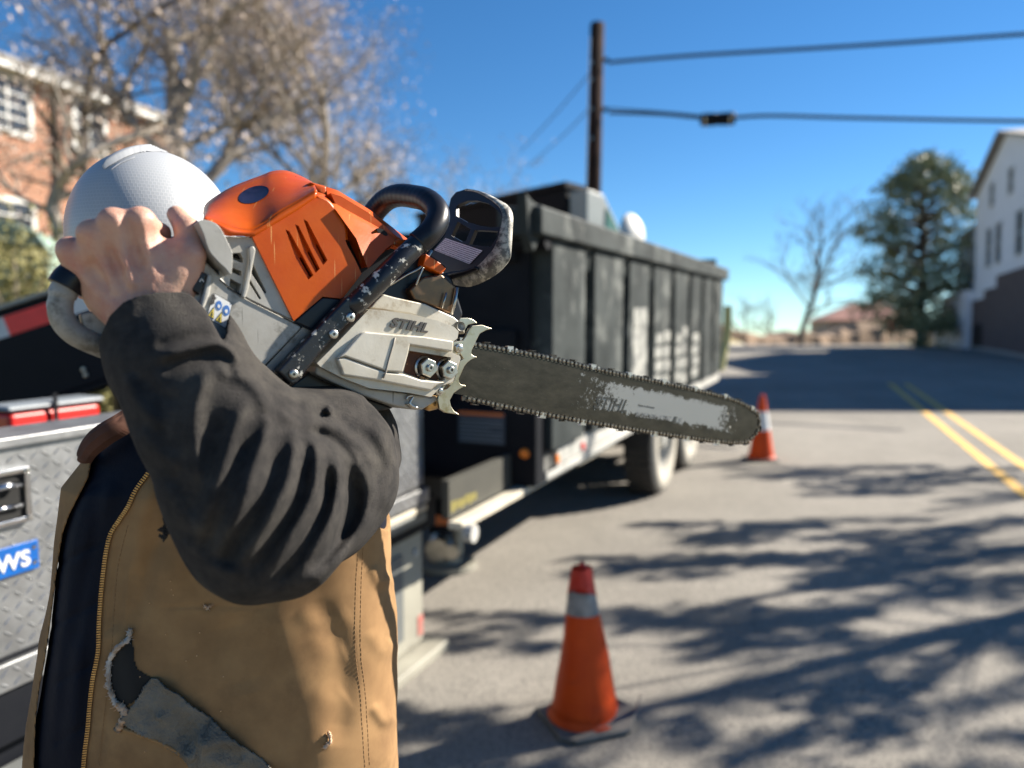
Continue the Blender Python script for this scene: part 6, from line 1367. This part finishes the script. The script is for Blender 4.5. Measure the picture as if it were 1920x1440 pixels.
# rib knit collar
mb = MB(); cp = smoothpts([P(118+40,862,.995), P(172,838,.985), P(198,815,.98), P(228,797,.985), P(262,775,1.0), P(330,740,1.02), P(400,735,1.05)], 8); mb.tube(cp, [.009+.004*min(1,i/12) for i in range(len(cp))], 12, flat=.75); cl = mb.build('rib_collar', M['rib'], bodyroot, smooth=True)
mb = MB()
for i in range(2, len(cp)-1):
    for f_ in (0,.5):
        p = cp[i].lerp(cp[i+1] if i+1 < len(cp) else cp[i], f_); d = (cp[min(i+1,len(cp)-1)]-cp[i-1]).normalized(); x = d.cross(Vector((0,1,0))).normalized(); rr_ = .0106+.004*min(1,i/12)
        mb.tube([p - x*rr_*math.cos(a) - Vector((0,1,0))*rr_*math.sin(a) for a in [math.radians(q) for q in (15,55,90,125,165)]], .0010, 5)
o = mb.build('collar_ribbing', M['rib'], cl); o['kind'] = 'stuff'
# torn pocket: black patch painting the shade inside the tear, grey quilted lining, frayed edge
hole = sm2([(246,1180),(252,1215),(258,1250),(285,1268),(300,1280),(262,1310),(240,1325),(232,1350),(222,1330),(210,1290),(207,1255),(218,1225),(236,1205),(246,1180)], 4)
drape('torn_opening_shade', hole, vest, M['void'], vest, .0012, 3, thick=0)
ln_ = [(262,1298),(285,1268),(310,1275),(345,1300),(385,1330),(410,1352),(450,1385),(490,1418),(530,1450),(560,1500),(480,1500),(420,1465),(380,1440),(330,1412),(290,1385),(240,1362),(232,1345),(245,1325)]
ps = np.random.RandomState(4); bl_ = [(ps.uniform(230,540), ps.uniform(1270,1450), ps.uniform(5,16), ps.uniform(-.004,.007)) for _ in range(110)]
drape('pocket_lining', sm2(ln_+[ln_[0]], 3), vest, M['grey_lining'], vest, .005, 3, relief=lambda x,y: sum(a*math.exp(-((x-bx_)**2+(y-by_)**2)/(2*s_*s_)) for bx_,by_,s_,a in bl_) - .004*math.exp(-((x-395-(1350-y)*.25)/4)**2), thick=.002)
def frayline(name, pts, r, m, seed, n=60, ln=.006):
    l = line_on(vest, pts, .0035, 8); rr = [r*(1+.35*math.sin(i*2.7)+.2*math.sin(i*5.1)) for i in range(len(l))]
    mb = MB(); mb.tube(l, rr, 9); fo_ = mb.build(name, m, vest, smooth=True); mb = MB(); R_ = random.Random(seed)
    for i in range(n):
        p = l[R_.randrange(len(l))]; d = Vector((R_.gauss(0,1), -abs(R_.gauss(0,.7)), R_.gauss(0,1)))*ln*.5; mb.tube([p, p+d*.5+Vector((0,0,-.001)), p+d], [.0005,.0004,.0002], 3)
    o = mb.build('loose_threads', m, fo_); o['kind'] = 'stuff'
frayline('frayed_edge', [(248,1178),(240,1198),(222,1216),(209,1240),(206,1268),(212,1295),(222,1318),(236,1330)], .0030, M['fray'], 3, 140)
frayline('frayed_edge', [(225,1318),(238,1330),(232,1352),(224,1366)], .0042, M['fray2'], 4, 70)
frayline('pocket_hem', [(228,1362),(262,1374),(300,1388),(340,1410),(385,1440)], .0024, M['canvas'], 5, 20)
frayline('worn_nick', [(384,1134),(392,1138),(398,1133)], .0012, M['fray2'], 6, 30, .005)
frayline('worn_nick', [(612,1372),(615,1388),(610,1398)], .0022, M['fray2'], 7, 40, .005)
# worn hole at the elbow edge of the sleeve
mb = MB(); R_ = random.Random(8)
for i in range(26):
    p = P(R_.uniform(308,318), R_.uniform(985,1012), .80); p2 = p + Vector((-abs(R_.gauss(.004,.003)),0,R_.gauss(0,.003))); mb.tube([p, p2], [.0016,.0008], 4)
o = mb.build('pulled_threads', M['fleece'], sleeve); o['kind'] = 'stuff'
# saw lint on the vest
mb = MB()
for i in range(16):
    h, nn = onmesh(vest, R_.uniform(240,420), R_.uniform(1060,1420), .001)
    if h: mb.bar(h, h+Vector((.0012,0,.0006)), .001, .001)
o = mb.build('sawdust_specks', M['sawdust'], vest); o['kind'] = 'stuff'
# ---- trousers and boots (below the picture, so that the figure stands)
def build_trousers():
    zg = gz(0,1.08); F = Field((-.85,.72,zg-.02), (-.02,1.42,1.10), .006); X0 = (440-960)/FPX*DC
    F.ell((X0,DC,1.0), (.20,.14,.14), .04)
    for s_ in (-1,1): hx = X0+s_*.10; F.cap((hx,DC,.98), (hx+s_*.03,DC-.02,.58), .115, .085, .03); F.cap((hx+s_*.03,DC-.02,.58), (hx+s_*.05,DC+.02,zg+.12), .085, .075, .03)
    F.build('trousers', M['denim'], bodyroot)
    F = Field((-.85,.72,zg-.02), (-.02,1.42,zg+.3), .005)
    for s_ in (-1,1):
        hx = X0+s_*.10; G_ = Field((-.85,.72,zg-.005), (-.02,1.42,zg+.3), .005); G_.cap((hx+s_*.05,DC+.03,zg+.20), (hx+s_*.05,DC+.04,zg+.06), .062, .058, .02); G_.cap((hx+s_*.05,DC+.03,zg+.05), (hx+s_*.07,DC-.16,zg+.05), .052, .048, .02); X,Y,Z = G_.coords(); G_.F = np.maximum(G_.F, zg+.003-Z+0*X).astype(np.float32); G_.build('boot', M['leather'], bodyroot)
build_trousers()
# ---- hard hat
def hat():
    c = P(290,446,1.10); V = []; uv = []; F = []; nu, nv = 120, 60; R_ = (.107,.128,.121)
    cres = sm2([(192,314),(205,298),(230,284),(262,276),(300,275),(342,286),(338,292),(300,285),(262,287),(232,298),(210,310),(196,319)], 3)
    cres2 = sm2([(206,317),(225,303),(250,294),(252,297),(228,307),(209,320)], 3)
    def ins(pp, x, y):
        s_ = False; j = len(pp)-1
        for i in range(len(pp)):
            if (pp[i][1] > y) != (pp[j][1] > y) and x < (pp[j][0]-pp[i][0])*(y-pp[i][1])/(pp[j][1]-pp[i][1])+pp[i][0]: s_ = not s_
            j = i
        return s_
    nu, nv = 260, 130
    for j in range(nv+1):
        ph = math.radians(90 - 112*j/nv)
        for i in range(nu):
            th = 2*math.pi*i/nu; d = Vector((math.cos(th)*math.cos(ph), math.sin(th)*math.cos(ph), math.sin(ph))); k = 1.0
            if ph < 0: k = 1.0 + .03*math.sin(-ph*4)*0
            p = c + Vector((d.x*R_[0], d.y*R_[1], d.z*R_[2])); 
            if d.y < .3 and d.z > .1:
                q = p-CAM; f = q.dot(FW); px = 960+FPX*q.x/f; py = 720-FPX*q.dot(UP)/f
                pass
            V.append(p); uv.append((th*20, ph*20))
    F = [(j*nu+i, j*nu+(i+1)%nu, (j+1)*nu+(i+1)%nu, (j+1)*nu+i) for j in range(nv) for i in range(nu)]
    o = mesh('hard_hat', V, F, M['helmet'], bodyroot, True, uv=uv); fixn(o)
    sm = o.modifiers.new('sm','SMOOTH'); sm.factor = .5; sm.iterations = 2; s = o.modifiers.new('s','SOLIDIFY'); s.thickness = .003; s.offset = -1
    bpy.context.view_layer.update()
    def edge(pp, x, y):
        return min(math.hypot(x-(a[0]+(b[0]-a[0])*t), y-(a[1]+(b[1]-a[1])*t)) for a, b in zip(pp, pp[1:]+pp[:1]) for t in [max(0, min(1, ((x-a[0])*(b[0]-a[0])+(y-a[1])*(b[1]-a[1]))/((b[0]-a[0])**2+(b[1]-a[1])**2+1e-9)))])
    drape('crown_ridge', cres, o, M['helmet_plain'], o, .0002, .8, relief=lambda x, y: .0065*min(1, edge(cres,x,y)/5), thick=0)
    drape('crown_ridge', cres2, o, M['helmet_plain'], o, .0002, .8, relief=lambda x, y: .002*min(1, edge(cres2,x,y)/4), thick=0)
    mb = MB(); zr = c.z-.047; V = []
    for i in range(60):
        a = 2*math.pi*i/60; ex = .020 if math.sin(a) > -.3 else .024+.030*(-math.sin(a)-.3)
        V += [(c.x+math.cos(a)*R_[0]*.93, c.y+math.sin(a)*R_[1]*.93, zr), (c.x+math.cos(a)*(R_[0]*.93+ex*.5), c.y+math.sin(a)*(R_[1]*.93+ex*.5), zr-.006), (c.x+math.cos(a)*(R_[0]*.93+ex*.5), c.y+math.sin(a)*(R_[1]*.93+ex*.5), zr-.010), (c.x+math.cos(a)*R_[0]*.92, c.y+math.sin(a)*R_[1]*.92, zr-.005)]
    mb.add(V, [(4*i+k, 4*i+(k+1)%4, (4*((i+1)%60)+(k+1)%4), 4*((i+1)%60)+k) for i in range(60) for k in range(4)]); mb.build('brim', M['helmet_plain'], o, smooth=True)
hat()
for o in bpy.data.objects:
    if o.type == 'MESH' and not o.data.materials: o.data.materials.append(M['black_clean'])
